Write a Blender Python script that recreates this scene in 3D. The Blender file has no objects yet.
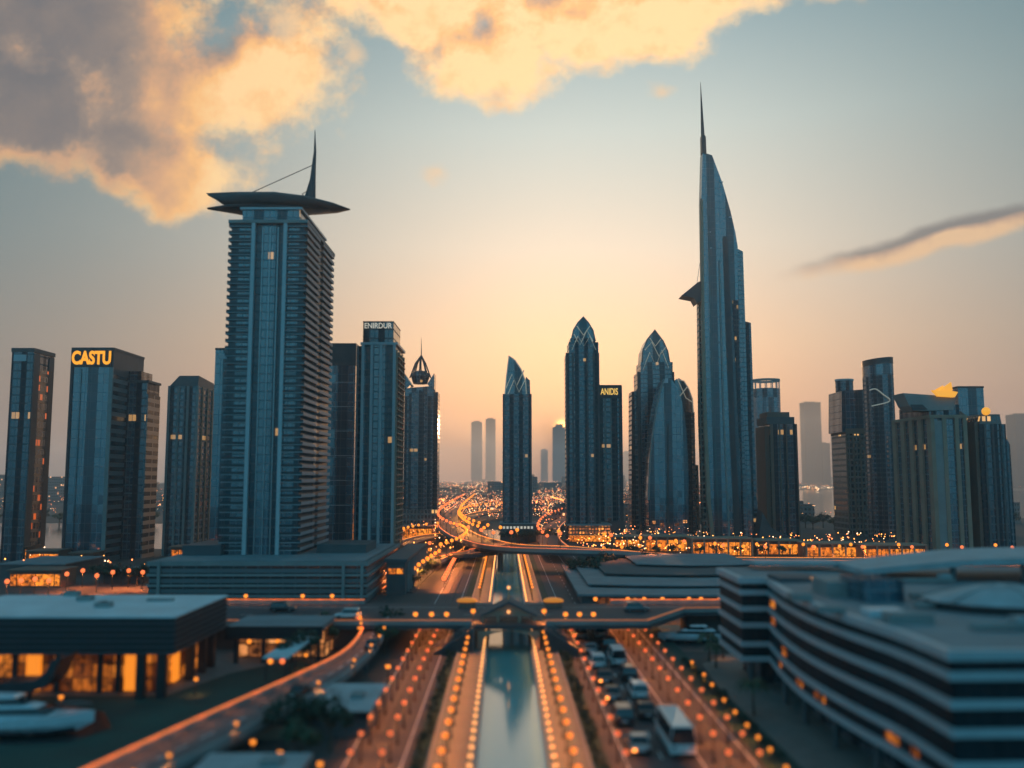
import bpy, bmesh, math, random
from mathutils import Vector
R = math.radians
rnd = random.Random(7)
sc = bpy.context.scene
col = sc.collection

# ------------------------------------------------------------------ camera
FPX, HC, PITCH = 900.0, 30.0, math.atan(94 / 900)
SP, CP = math.sin(PITCH), math.cos(PITCH)
cam_d = bpy.data.cameras.new('camera')
cam = bpy.data.objects.new('camera', cam_d)
col.objects.link(cam)
cam.location = (0, 0, HC)
cam.rotation_euler = (math.pi / 2 + PITCH, 0, 0)
cam_d.sensor_width = 36
cam_d.lens = 36 * FPX / 1024
cam_d.clip_end = 40000
cam_d.dof.use_dof = True
cam_d.dof.focus_distance = 430
cam_d.dof.aperture_fstop = 0.034
sc.camera = cam

# ------------------------------------------------------------------ view, world, sun
sc.view_settings.view_transform = 'Standard'
sc.view_settings.look = 'None'
sc.view_settings.exposure = 0.0
sc.view_settings.gamma = 1.0
SUN_AZ, SUN_EL = R(3.2), R(3.2)
HAZE_DENSITY = 0.00022
SKY_GAIN = 1.0

sun_d = bpy.data.lights.new('sun', 'SUN')
sun_d.energy = 2.0
sun_d.angle = R(0.5)
sun_d.color = (1.0, 0.55, 0.28)
sun = bpy.data.objects.new('sun', sun_d)
col.objects.link(sun)
sd = Vector((math.sin(SUN_AZ) * math.cos(SUN_EL), math.cos(SUN_AZ) * math.cos(SUN_EL), math.sin(SUN_EL)))
sun.rotation_euler = sd.to_track_quat('Z', 'Y').to_euler()


class NT:
    """tiny wrapper for writing node maths"""
    def __init__(s, tree):
        s.t = tree
        s.n = tree.nodes
        s.l = tree.links

    def put(s, node, i, x):
        if x is None:
            return
        if isinstance(x, (int, float)):
            node.inputs[i].default_value = x
        elif isinstance(x, (tuple, list)):
            d = node.inputs[i].default_value
            node.inputs[i].default_value = tuple(x) if len(x) == len(d) else tuple(x) + (1.0,)
        else:
            s.l.new(x, node.inputs[i])

    def m(s, op, a, b=None, c=None, clamp=False):
        k = s.n.new('ShaderNodeMath'); k.operation = op; k.use_clamp = clamp
        s.put(k, 0, a); s.put(k, 1, b); s.put(k, 2, c)
        return k.outputs[0]

    def v(s, op, a, b=None, out=0):
        k = s.n.new('ShaderNodeVectorMath'); k.operation = op
        s.put(k, 0, a)
        if op == 'SCALE':
            s.put(k, 3, b)
        else:
            s.put(k, 1, b)
        return k.outputs[out]

    def sep(s, a):
        k = s.n.new('ShaderNodeSeparateXYZ'); s.l.new(a, k.inputs[0])
        return k.outputs

    def comb(s, x, y, z):
        k = s.n.new('ShaderNodeCombineXYZ')
        s.put(k, 0, x); s.put(k, 1, y); s.put(k, 2, z)
        return k.outputs[0]

    def mix(s, f, a, b):
        k = s.n.new('ShaderNodeMix'); k.data_type = 'RGBA'
        s.put(k, 0, f); s.put(k, 6, a); s.put(k, 7, b)
        return k.outputs[2]

    def smooth(s, x, a, b):
        k = s.n.new('ShaderNodeMapRange'); k.interpolation_type = 'SMOOTHSTEP'
        s.put(k, 0, x); s.put(k, 1, a); s.put(k, 2, b)
        return k.outputs[0]

    def noise(s, vec, scale, detail=3, rough=0.5, out=0):
        k = s.n.new('ShaderNodeTexNoise')
        if vec is not None:
            s.l.new(vec, k.inputs['Vector'])
        s.put(k, 'Scale', scale); s.put(k, 'Detail', detail); s.put(k, 'Roughness', rough)
        return k.outputs[out]

    def white(s, vec, out='Value'):
        k = s.n.new('ShaderNodeTexWhiteNoise'); k.noise_dimensions = '3D'
        s.l.new(vec, k.inputs['Vector'])
        return k.outputs[out]

    def ramp(s, x, stops):
        k = s.n.new('ShaderNodeValToRGB')
        e = k.color_ramp.elements
        while len(e) < len(stops):
            e.new(0.5)
        for q, (p, c) in zip(e, stops):
            q.position = p; q.color = tuple(c) + (1.0,)
        s.l.new(x, k.inputs[0])
        return k.outputs[0]


def sky_uv(px, py):
    """direction of the sky, as slopes across and up, for describing where clouds stand"""
    u, v = (px - 512) / FPX, (384 - py) / FPX
    dy = CP - v * SP
    return u / dy, (SP + v * CP) / dy


world = bpy.data.worlds.new('World')
sc.world = world
world.use_nodes = True
wt = NT(world.node_tree)
bg = world.node_tree.nodes['Background']
tc = wt.n.new('ShaderNodeTexCoord')
d = wt.v('NORMALIZE', tc.outputs['Generated'])
dx, dy, dz = wt.sep(d)
nish = wt.n.new('ShaderNodeTexSky')
nish.sky_type = 'NISHITA'
nish.sun_disc = False
nish.sun_elevation = SUN_EL
nish.sun_rotation = SUN_AZ
nish.air_density = 1.2
nish.dust_density = 2.5
elev = wt.m('ARCSINE', dz)
e01 = wt.m('DIVIDE', elev, R(60), clamp=True)
near = wt.ramp(e01, [(0.0, (.70, .36, .27)), (.07, (.84, .46, .31)), (.14, (.90, .62, .43)), (.24, (.82, .74, .62)),
                     (.36, (.60, .68, .64)), (.46, (.33, .46, .49)), (.65, (.15, .28, .34)), (1.0, (.09, .19, .26))])
side_ = wt.ramp(e01, [(0.0, (.17, .15, .165)), (.10, (.15, .165, .18)), (.22, (.105, .18, .21)), (.40, (.065, .165, .205)), (.7, (.05, .14, .19)), (1.0, (.05, .15, .21))])
anti = wt.ramp(e01, [(0.0, (.06, .26, .39)), (.15, (.09, .45, .66)), (.40, (.08, .46, .70)), (1.0, (.04, .20, .31))])
hd = wt.v('DOT_PRODUCT', d, (math.sin(R(5.5)), math.cos(R(5.5)), 0.0), out=1)
hl = wt.m('SQRT', wt.m('ADD', wt.m('MULTIPLY', dx, dx), wt.m('MULTIPLY', dy, dy)))
ca = wt.m('DIVIDE', hd, wt.m('MAXIMUM', hl, 0.001))
az = wt.m('POWER', wt.m('MAXIMUM', ca, 0.0), 11.0)
away = wt.mix(wt.smooth(ca, .75, -.25), side_, anti)
grad = wt.mix(az, away, near)
# glow round the low sun
sdot = wt.v('DOT_PRODUCT', d, tuple(sd), out=1)
glow = wt.m('POWER', wt.m('MAXIMUM', sdot, 0.0), 70.0)
core = wt.m('POWER', wt.m('MAXIMUM', sdot, 0.0), 60000.0)
nk = wt.n.new('ShaderNodeMix'); nk.data_type = 'RGBA'; nk.blend_type = 'ADD'
nk.inputs[0].default_value = 1.0
wt.l.new(grad, nk.inputs[6])
wt.l.new(wt.v('SCALE', nish.outputs[0], 0.02), nk.inputs[7])
gk = wt.n.new('ShaderNodeMix'); gk.data_type = 'RGBA'; gk.blend_type = 'ADD'
gk.inputs[0].default_value = 1.0
wt.l.new(nk.outputs[2], gk.inputs[6])
gv = wt.v('ADD', wt.v('SCALE', wt.comb(.20, .10, .03), glow), wt.v('SCALE', wt.comb(14.0, 6.0, 1.2), core))
wt.l.new(gv, gk.inputs[7])
clear = gk.outputs[2]
# clouds
ysafe = wt.m('MAXIMUM', dy, 0.05)
sx, sz = wt.m('DIVIDE', dx, ysafe), wt.m('DIVIDE', dz, ysafe)
p0 = wt.comb(sx, sz, 0.0)


def clouds(p, blobs, warp, amp, scale):
    nz = wt.noise(p, scale * 0.55, 2, 0.5, out=1)
    q = wt.v('ADD', p, wt.v('SCALE', wt.v('SUBTRACT', nz, (.5, .5, .5)), warp))
    qx, qy, _ = wt.sep(q)
    f = None
    for (px, py, rx, ry, rot) in blobs:
        cx, cy = sky_uv(px, py)
        a, b = wt.m('SUBTRACT', qx, cx), wt.m('SUBTRACT', qy, cy)
        c, s_ = math.cos(R(rot)), math.sin(R(rot))
        a2 = wt.m('ADD', wt.m('MULTIPLY', a, c * FPX / rx), wt.m('MULTIPLY', b, s_ * FPX / rx))
        b2 = wt.m('ADD', wt.m('MULTIPLY', a, -s_ * FPX / ry), wt.m('MULTIPLY', b, c * FPX / ry))
        ln = wt.m('SQRT', wt.m('ADD', wt.m('MULTIPLY', a2, a2), wt.m('MULTIPLY', b2, b2)))
        g = wt.m('SUBTRACT', 1.0, ln)
        f = g if f is None else wt.m('SMOOTH_MAX', f, g, 0.15)
    n = wt.noise(p, scale, 8, 0.60)
    return wt.m('ADD', f, wt.m('MULTIPLY', wt.m('SUBTRACT', n, 0.5), amp))


HEAP = [(50, 30, 260, 150, -14), (240, 76, 150, 100, 14), (150, 150, 130, 62, -24), (30, 100, 160, 75, -14),
        (420, -14, 150, 70, -8), (500, 44, 105, 86, 20), (630, 14, 190, 56, 10)]
PUFF = [(440, 167, 30, 20, 0), (660, 88, 30, 20, 10), (838, -6, 50, 24, 0), (285, 25, 40, 30, 0), (350, 60, 30, 30, 0)]
d1 = clouds(p0, HEAP, 0.08, 1.75, 11.0)
d2 = clouds(wt.v('ADD', p0, (0.018, -0.030, 0.0)), HEAP, 0.08, 1.75, 11.0)
alpha = wt.smooth(d1, 0.0, 0.48)
thick = wt.smooth(d1, 0.18, 0.70)
side = wt.m('MULTIPLY_ADD', wt.m('SUBTRACT', d1, d2), 0.85, 0.86, clamp=True)
fine = wt.m('MULTIPLY_ADD', wt.m('SUBTRACT', wt.noise(p0, 20.0, 7, 0.64), 0.5), 1.1, 1.0)
east = wt.m('MULTIPLY_ADD', wt.smooth(sx, -0.50, -0.29), .84, .16)
lit = wt.m('MULTIPLY', side, wt.m('SUBTRACT', 1.0, wt.m('MULTIPLY', thick, wt.m('SUBTRACT', .93, east))), clamp=True)
lit = wt.m('MULTIPLY', wt.m('MULTIPLY', lit, wt.m('MULTIPLY_ADD', east, .35, .65)), fine, clamp=True)
ccol = wt.ramp(lit, [(0.0, (.13, .14, .155)), (.12, (.19, .175, .18)), (.28, (.34, .255, .21)), (.5, (.70, .39, .22)), (.75, (1.0, .54, .21)), (1.0, (1.08, .71, .34))])
ccol = wt.v('SCALE', ccol, wt.m('MULTIPLY_ADD', az, .22, .98))
s1 = wt.mix(wt.m('MULTIPLY', alpha, 0.95), clear, ccol)
f1 = clouds(p0, PUFF, 0.05, 1.9, 20.0)
s1 = wt.mix(wt.m('MULTIPLY', wt.smooth(f1, 0.2, 1.1), 0.7), s1, (1.0, .66, .36))
STREAK = [(945, 237, 200, 19, 15)]
e1 = clouds(wt.v('MULTIPLY', p0, (1, 1, 1)), STREAK, 0.018, 0.6, 18.0)
e2 = clouds(wt.v('ADD', p0, (-0.004, -0.014, 0.0)), STREAK, 0.018, 0.6, 18.0)
al2 = wt.smooth(e1, 0.02, 0.55)
lit2 = wt.m('MULTIPLY_ADD', wt.m('SUBTRACT', e1, e2), 1.8, 0.10, clamp=True)
c2 = wt.ramp(lit2, [(0.0, (.17, .16, .165)), (.5, (.55, .33, .22)), (1.0, (.95, .58, .30))])
s2 = wt.mix(wt.m('MULTIPLY', al2, 0.75), s1, c2)
wt.l.new(s2, bg.inputs[0])
bg.inputs[1].default_value = SKY_GAIN


# ------------------------------------------------------------------ placing helpers
def G(px, py, z=0.0):
    """point of the level z that a sight line meets"""
    u, v = (px - 512) / FPX, (384 - py) / FPX
    t = (z - HC) / (SP + v * CP)
    return Vector((u * t, (CP - v * SP) * t, z))


def XZ(px, py, Y):
    u, v = (px - 512) / FPX, (384 - py) / FPX
    k = CP - v * SP
    return u * Y / k, HC + Y * (SP + v * CP) / k


def S(Y):
    return -0.008 * (Y - 100)


# ------------------------------------------------------------------ mesh builder
class MB:
    def __init__(s):
        s.v, s.f, s.mi, s.sm = [], [], [], []

    def add(s, vs, fs, mi=0, smooth=False):
        o = len(s.v)
        s.v += [tuple(q) for q in vs]
        for f in fs:
            s.f.append([o + i for i in f]); s.mi.append(mi); s.sm.append(smooth)
        return s

    def box(s, x0, x1, y0, y1, z0, z1, mi=0):
        return s.add([(x0, y0, z0), (x1, y0, z0), (x1, y1, z0), (x0, y1, z0), (x0, y0, z1), (x1, y0, z1), (x1, y1, z1), (x0, y1, z1)],
                     [(3, 2, 1, 0), (4, 5, 6, 7), (0, 1, 5, 4), (1, 2, 6, 5), (2, 3, 7, 6), (3, 0, 4, 7)], mi)

    def loft(s, rings, mi=0, cap=True, smooth=False):
        n = len(rings[0]); vs = [p for r in rings for p in r]; fs = []
        for k in range(len(rings) - 1):
            for i in range(n):
                j = (i + 1) % n
                fs.append((k * n + i, k * n + j, (k + 1) * n + j, (k + 1) * n + i))
        s.add(vs, fs, mi, smooth)
        if cap:
            s.add(rings[0], [tuple(range(n))[::-1]], mi)
            s.add(rings[-1], [tuple(range(n))], mi)
        return s

    def prism(s, poly, z0, z1, mi=0, smooth=False):
        return s.loft([[(x, y, z0) for x, y in poly], [(x, y, z1) for x, y in poly]], mi, True, smooth)

    def ext(s, out, y0, y1, mi=0):
        return s.loft([[(x, y0, z) for x, z in out], [(x, y1, z) for x, z in out]], mi)

    def extx(s, out, x0, x1, mi=0):
        return s.loft([[(x0, y, z) for y, z in out], [(x1, y, z) for y, z in out]], mi)

    def cyl(s, x, y, z0, z1, r0, r1=None, n=10, mi=0, smooth=True):
        r1 = r0 if r1 is None else r1
        ring = lambda r, z: [(x + r * math.cos(2 * math.pi * i / n), y + r * math.sin(2 * math.pi * i / n), z) for i in range(n)]
        return s.loft([ring(r0, z0), ring(max(r1, 0.003), z1)], mi, True, smooth)

    def ball(s, x, y, z, rx, ry=None, rz=None, n=10, k=6, mi=0):
        ry = ry or rx; rz = rz or rx
        rings = []
        for a in range(k + 1):
            t = -math.pi / 2 + math.pi * a / k
            c = max(math.cos(t), 0.02)
            rings.append([(x + rx * c * math.cos(2 * math.pi * i / n), y + ry * c * math.sin(2 * math.pi * i / n), z + rz * math.sin(t)) for i in range(n)])
        return s.loft(rings, mi, True, True)

    def tube(s, pts, r, n=6, mi=0):
        pts = [Vector(p) for p in pts]
        rings = []
        for i, p in enumerate(pts):
            t = (pts[min(i + 1, len(pts) - 1)] - pts[max(i - 1, 0)]).normalized()
            up = Vector((0, 0, 1)) if abs(t.z) < 0.95 else Vector((0, 1, 0))
            a = t.cross(up).normalized(); b = t.cross(a)
            rr = r[i] if isinstance(r, (list, tuple)) else r
            rings.append([p + a * rr * math.cos(2 * math.pi * j / n) + b * rr * math.sin(2 * math.pi * j / n) for j in range(n)])
        return s.loft(rings, mi, True, True)

    def ribbon(s, L, Rr, z0, z1, mi=0):
        """solid band between a left and a right edge line"""
        n = len(L)
        zz = lambda z, i: z[i] if isinstance(z, (list, tuple)) else z
        vs = []
        for i in range(n):
            vs += [(L[i][0], L[i][1], zz(z1, i)), (Rr[i][0], Rr[i][1], zz(z1, i)), (Rr[i][0], Rr[i][1], zz(z0, i)), (L[i][0], L[i][1], zz(z0, i))]
        fs = []
        for i in range(n - 1):
            for j in range(4):
                k = (j + 1) % 4
                fs.append((4 * i + j, 4 * i + k, 4 * i + 4 + k, 4 * i + 4 + j))
        fs += [(0, 3, 2, 1), (4 * n - 4, 4 * n - 3, 4 * n - 2, 4 * n - 1)]
        return s.add(vs, fs, mi)

    def build(s, name, mats, parent=None, loc=None, off=None):
        me = bpy.data.meshes.new(name)
        vs = s.v
        if off is not None:
            vs = [(a - off[0], b - off[1], c - off[2]) for a, b, c in vs]
        me.from_pydata(vs, [], s.f)
        for m_ in (mats if isinstance(mats, (list, tuple)) else [mats]):
            me.materials.append(m_)
        me.polygons.foreach_set('material_index', s.mi)
        me.polygons.foreach_set('use_smooth', s.sm)
        bm = bmesh.new(); bm.from_mesh(me)
        bmesh.ops.recalc_face_normals(bm, faces=bm.faces)
        bm.to_mesh(me); bm.free()
        me.update()
        o = bpy.data.objects.new(name, me)
        col.objects.link(o)
        if parent is not None:
            o.parent = parent
        if loc is not None:
            o.location = loc
        return o


def tag(o, label=None, cat=None, group=None, kind=None):
    for k, v in (('label', label), ('category', cat), ('group', group), ('kind', kind)):
        if v:
            o[k] = v
    return o


def thing(name, label, cat, loc=(0, 0, 0), rz=0.0, group=None):
    o = bpy.data.objects.new(name, None)
    o.empty_display_size = 0.5
    col.objects.link(o)
    o.location = loc
    o.rotation_euler = (0, 0, rz)
    return tag(o, label, cat, group)


def copy_tree(o, parent=None):
    c = o.copy()
    col.objects.link(c)
    if parent is not None:
        c.parent = parent
    for ch in list(o.children):
        copy_tree(ch, c)
    return c


ORD = ('first second third fourth fifth sixth seventh eighth ninth tenth eleventh twelfth thirteenth fourteenth fifteenth sixteenth '
       'seventeenth eighteenth nineteenth twentieth twenty-first twenty-second twenty-third twenty-fourth twenty-fifth twenty-sixth '
       'twenty-seventh twenty-eighth twenty-ninth thirtieth thirty-first thirty-second thirty-third thirty-fourth thirty-fifth '
       'thirty-sixth thirty-seventh thirty-eighth thirty-ninth fortieth').split()


# ------------------------------------------------------------------ materials
def new_mat(name):
    m_ = bpy.data.materials.new(name)
    m_.use_nodes = True
    return m_, NT(m_.node_tree), m_.node_tree.nodes['Principled BSDF']


def mat(name, c, rough=0.7, metal=0.0, var=0.25, scale=0.6, bump=0.0, bscale=4.0, spec=0.5):
    m_, t, b = new_mat(name)
    tcn = t.n.new('ShaderNodeTexCoord')
    n = t.noise(tcn.outputs['Object'], scale, 5, 0.6)
    f = t.m('MULTIPLY_ADD', t.m('SUBTRACT', n, 0.5), var * 3.0, 1.0)
    t.l.new(t.v('SCALE', tuple(c), f), b.inputs['Base Color'])
    t.l.new(t.m('MULTIPLY_ADD', t.m('SUBTRACT', n, 0.5), 0.25, rough, clamp=True), b.inputs['Roughness'])
    b.inputs['Metallic'].default_value = metal
    b.inputs['Specular IOR Level'].default_value = spec
    if bump:
        k = t.n.new('ShaderNodeBump'); k.inputs['Strength'].default_value = bump
        t.l.new(t.noise(tcn.outputs['Object'], bscale, 4, 0.6), k.inputs['Height'])
        t.l.new(k.outputs[0], b.inputs['Normal'])
    return m_


def glow_mat(name, c, strength, sample=False):
    m_, t, b = new_mat(name)
    b.inputs['Base Color'].default_value = (c[0] * .6, c[1] * .6, c[2] * .6, 1)
    b.inputs['Emission Color'].default_value = tuple(c) + (1,)
    b.inputs['Emission Strength'].default_value = strength
    b.inputs['Roughness'].default_value = 0.4
    if not sample:
        m_.cycles.emission_sampling = 'NONE'
    return m_


def facade(name, glass, band, fh=3.2, bw=1.6, bf=0.25, mf=0.12, lit=0.0, litc=(1.0, .52, .16), ls=1.2, rough=0.16, band_rough=0.6, group=2, ior=2.1, stripe=0):
    """curtain wall: floor bands, mullions, panes that differ a little in tint and tilt, a few of them lit"""
    m_, t, b = new_mat(name)
    tcn = t.n.new('ShaderNodeTexCoord')
    x, y, z = t.sep(tcn.outputs['Object'])
    nx, ny, nz = t.sep(tcn.outputs['Normal'])
    sel = t.m('GREATER_THAN', t.m('ABSOLUTE', nx), t.m('ABSOLUTE', ny))
    uu = t.m('ADD', t.m('MULTIPLY', sel, y), t.m('MULTIPLY', t.m('SUBTRACT', 1.0, sel), x))
    u, w = t.m('DIVIDE', uu, bw), t.m('DIVIDE', z, fh)
    fu, fw = t.m('FRACT', u), t.m('FRACT', w)
    iu, iw = t.m('FLOOR', u), t.m('FLOOR', w)
    bm_, mm_ = t.m('LESS_THAN', fw, bf), t.m('LESS_THAN', fu, mf)
    frame = t.m('MAXIMUM', bm_, mm_)
    cid = t.comb(iu, iw, sel)
    wn = t.white(cid)
    wc = t.white(cid, 'Color')
    big = t.noise(tcn.outputs['Object'], 0.06, 3, 0.6)
    gcol = t.v('SCALE', tuple(glass), t.m('MULTIPLY', t.m('MULTIPLY_ADD', wn, 0.35, 0.82), t.m('MULTIPLY_ADD', big, 1.2, 0.4)))
    frough = rough
    if stripe:
        st = t.m('LESS_THAN', t.m('FRACT', t.m('DIVIDE', t.m('ADD', uu, 100.3), stripe)), 0.42)
        gcol = t.v('SCALE', gcol, t.m('MULTIPLY_ADD', st, -0.45, 1.0))
        band_k = t.m('MULTIPLY_ADD', st, -0.45, 1.0)
    bcol = t.v('SCALE', tuple(band), t.m('MULTIPLY_ADD', big, 0.7, 0.65))
    if stripe:
        bcol = t.v('SCALE', bcol, band_k)
        b.inputs['Coat Weight'].default_value = 0.0
        t.l.new(t.m('MULTIPLY_ADD', st, -0.75, ior), b.inputs['IOR'])
    t.l.new(t.mix(frame, gcol, bcol), b.inputs['Base Color'])
    t.l.new(t.m('MULTIPLY_ADD', frame, band_rough - rough, rough), b.inputs['Roughness'])
    if not stripe:
        b.inputs['IOR'].default_value = ior
    geo = t.n.new('ShaderNodeNewGeometry')
    tilt = t.v('SCALE', t.v('SUBTRACT', wc, (.5, .5, .5)), t.m('MULTIPLY', t.m('SUBTRACT', 1.0, frame), 0.022))
    t.l.new(t.v('NORMALIZE', t.v('ADD', geo.outputs['Normal'], tilt)), b.inputs['Normal'])
    if lit:
        gid = t.comb(t.m('FLOOR', t.m('DIVIDE', u, group)), iw, t.m('ADD', sel, 7.3))
        on = t.m('MULTIPLY', t.m('GREATER_THAN', t.white(gid), 1.0 - lit * 2.0), t.m('GREATER_THAN', wn, 0.5))
        on = t.m('MULTIPLY', on, t.m('SUBTRACT', 1.0, frame))
        on = t.m('MULTIPLY', on, t.m('LESS_THAN', t.m('ABSOLUTE', nz), 0.5))
        b.inputs['Emission Color'].default_value = tuple(litc) + (1,)
        t.l.new(t.m('MULTIPLY', on, t.m('MULTIPLY_ADD', wn, ls, 0.1)), b.inputs['Emission Strength'])
        m_.cycles.emission_sampling = 'NONE'
    return m_


def lit_front(name, c=(1.0, .25, .022), strength=2.2, bw=1.4, fh=1.9, mf=0.10, bf=0.09, dark=0.3, sample=True):
    """lit glazing: rooms behind differ in brightness, mullions stay dark"""
    m_, t, b = new_mat(name)
    tcn = t.n.new('ShaderNodeTexCoord')
    x, y, z = t.sep(tcn.outputs['Object'])
    nx, ny, nz = t.sep(tcn.outputs['Normal'])
    sel = t.m('GREATER_THAN', t.m('ABSOLUTE', nx), t.m('ABSOLUTE', ny))
    uu = t.m('ADD', t.m('MULTIPLY', sel, y), t.m('MULTIPLY', t.m('SUBTRACT', 1.0, sel), x))
    u, w = t.m('DIVIDE', uu, bw), t.m('DIVIDE', z, fh)
    frame = t.m('MAXIMUM', t.m('LESS_THAN', t.m('FRACT', w), bf), t.m('LESS_THAN', t.m('FRACT', u), mf))
    cid = t.comb(t.m('FLOOR', t.m('DIVIDE', u, 2.0)), t.m('FLOOR', w), sel)
    wn = t.white(cid)
    nzv = t.noise(tcn.outputs['Object'], 0.9, 3, 0.6)
    lev = t.m('MULTIPLY', t.m('MULTIPLY_ADD', t.m('POWER', wn, 1.6), 1.0 - dark, dark), t.smooth(nzv, 0.28, 0.68))
    lev = t.m('MULTIPLY', lev, t.m('SUBTRACT', 1.0, frame))
    lev = t.m('MULTIPLY', lev, t.m('LESS_THAN', t.m('ABSOLUTE', nz), 0.5))
    b.inputs['Base Color'].default_value = (.03, .025, .02, 1)
    b.inputs['Roughness'].default_value = 0.2
    t.l.new(t.mix(wn, (c[0], c[1] * .7, c[2] * .6), (c[0], c[1] * 1.15, c[2] * 1.3)), b.inputs['Emission Color'])
    t.l.new(t.m('MULTIPLY', lev, strength), b.inputs['Emission Strength'])
    if not sample:
        m_.cycles.emission_sampling = 'NONE'
    return m_


def water_mat(name, c, rough=0.06, bump=0.25, sc_=(0.35, 0.9), ior=1.4):
    m_, t, b = new_mat(name)
    tcn = t.n.new('ShaderNodeTexCoord')
    mp = t.v('MULTIPLY', tcn.outputs['Object'], (sc_[0], sc_[1], 1.0))
    k = t.n.new('ShaderNodeBump'); k.inputs['Strength'].default_value = bump; k.inputs['Distance'].default_value = 0.10
    t.l.new(t.noise(mp, 1.6, 4, 0.55), k.inputs['Height'])
    t.l.new(k.outputs[0], b.inputs['Normal'])
    b.inputs['Base Color'].default_value = tuple(c) + (1,)
    b.inputs['Roughness'].default_value = rough
    b.inputs['IOR'].default_value = ior
    return m_


M = {}
M['ground'] = mat('dusty ground', (.065, .06, .056), .9, var=.5, scale=.02, bump=.2)
M['pale_asphalt'] = mat('worn pale asphalt', (.105, .10, .10), .8, var=.35, scale=.3, bump=.15, bscale=9)
M['asphalt'] = mat('asphalt', (.050, .050, .055), .75, var=.35, scale=.35, bump=.15, bscale=9)
M['paving'] = mat('stone paving', (.17, .155, .14), .7, var=.3, scale=.5, bump=.15, bscale=3)
M['kerb'] = mat('kerb concrete', (.28, .27, .26), .8, var=.2, scale=1)
M['paint'] = mat('road paint', (.6, .6, .58), .7, var=.3, scale=2)
M['grass'] = mat('mown grass', (.014, .05, .038), .9, var=.6, scale=.15, bump=.5, bscale=6)
M['leaf'] = mat('leaves', (.035, .06, .026), .7, var=.6, scale=1.3)
M['leaf_dark'] = mat('dark leaves', (.022, .042, .022), .7, var=.6, scale=1.3)
M['bark'] = mat('bark', (.09, .065, .045), .9, var=.4, scale=3, bump=.4)
M['concrete'] = mat('concrete', (.26, .25, .24), .8, var=.25, scale=.25, bump=.1)
M['concrete_dark'] = mat('dark concrete', (.09, .09, .092), .8, var=.3, scale=.3, bump=.1)
M['stone'] = mat('sandstone', (.34, .215, .15), .8, var=.22, scale=.2)
M['stone_dark'] = mat('brown stone', (.19, .115, .085), .8, var=.25, scale=.2)
M['white'] = mat('white panel', (.42, .44, .455), .45, var=.12, scale=.3)
M['roof'] = mat('roof membrane', (.58, .62, .63), .6, var=.28, scale=.22, bump=.1)
M['roof_mid'] = mat('weathered roofing', (.33, .36, .37), .65, var=.35, scale=.25, bump=.1)
M['roof_grey'] = mat('grey roofing', (.20, .22, .23), .7, var=.35, scale=.2, bump=.1)
M['roof_dark'] = mat('dark roofing', (.07, .08, .088), .7, var=.35, scale=.2)
M['slat'] = mat('dark slats', (.009, .012, .015), .55, var=.3, scale=.5)
M['metal'] = mat('steel', (.33, .34, .35), .35, metal=.9, var=.15)
M['metal_dark'] = mat('dark steel', (.05, .055, .06), .45, metal=.5, var=.25)
M['pole'] = mat('bronze pole', (.07, .06, .05), .5, metal=.6, var=.2)
M['slab'] = mat('balcony slab', (.25, .275, .29), .7, var=.2)
M['tracery'] = glow_mat('lit crown tracery', (1.0, .85, .66), .15)
M['gold'] = mat('gold leaf', (.85, .50, .12), .3, metal=1.0, var=.15)
M['rubber'] = mat('tyre rubber', (.02, .02, .02), .85, var=.2)
M['glass'] = mat('tinted glass', (.012, .02, .025), .08, var=.1, spec=.8)
M['glass_teal'] = mat('teal glass', (.02, .075, .085), .10, var=.3, scale=.08, spec=.8)
M['hull'] = mat('yacht white', (.62, .64, .66), .25, var=.08, spec=.7)
M['hull_dark'] = mat('yacht navy', (.02, .03, .04), .25, var=.08)
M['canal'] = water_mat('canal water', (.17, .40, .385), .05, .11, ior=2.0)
M['bay'] = water_mat('bay water', (.03, .05, .055), .12, .25, (.1, .25))
M['basin'] = water_mat('basin water', (.004, .018, .02), .3, .5)

M['amber'] = glow_mat('amber lamp globe', (1.0, .27, .025), 1.7)
M['orange'] = glow_mat('orange lamp globe', (1.0, .19, .05), 1.5)
M['warm'] = glow_mat('warm lamp globe', (1.0, .42, .13), 1.9)
M['strip'] = glow_mat('orange light strip', (1.0, .22, .05), .8)
M['strip_amber'] = glow_mat('amber light strip', (1.0, .30, .045), 1.3)
M['strip_dim'] = glow_mat('dim orange strip', (1.0, .25, .06), .28)
M['panel'] = glow_mat('lit panel', (1.0, .27, .02), 1.0, sample=True)
M['sign_orange'] = glow_mat('orange sign light', (1.0, .38, .02), 1.1)
M['sign_yellow'] = glow_mat('yellow sign light', (1.0, .58, .12), 1.0)
M['sign_white'] = glow_mat('white sign light', (.85, .75, .6), .55)
M['gold_glow'] = glow_mat('gold with own glow', (1.0, .42, .04), .9)  # emission stands in for floodlight on the gilding; no lamp shines there
M['tail'] = mat('tail lamp lens', (.14, .012, .008), .2, var=.05)
M['tail_on'] = glow_mat('indicator lamp', (1.0, .30, .05), 6.0)
M['head'] = mat('head lamp glass', (.5, .5, .5), .15, var=.05)

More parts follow.
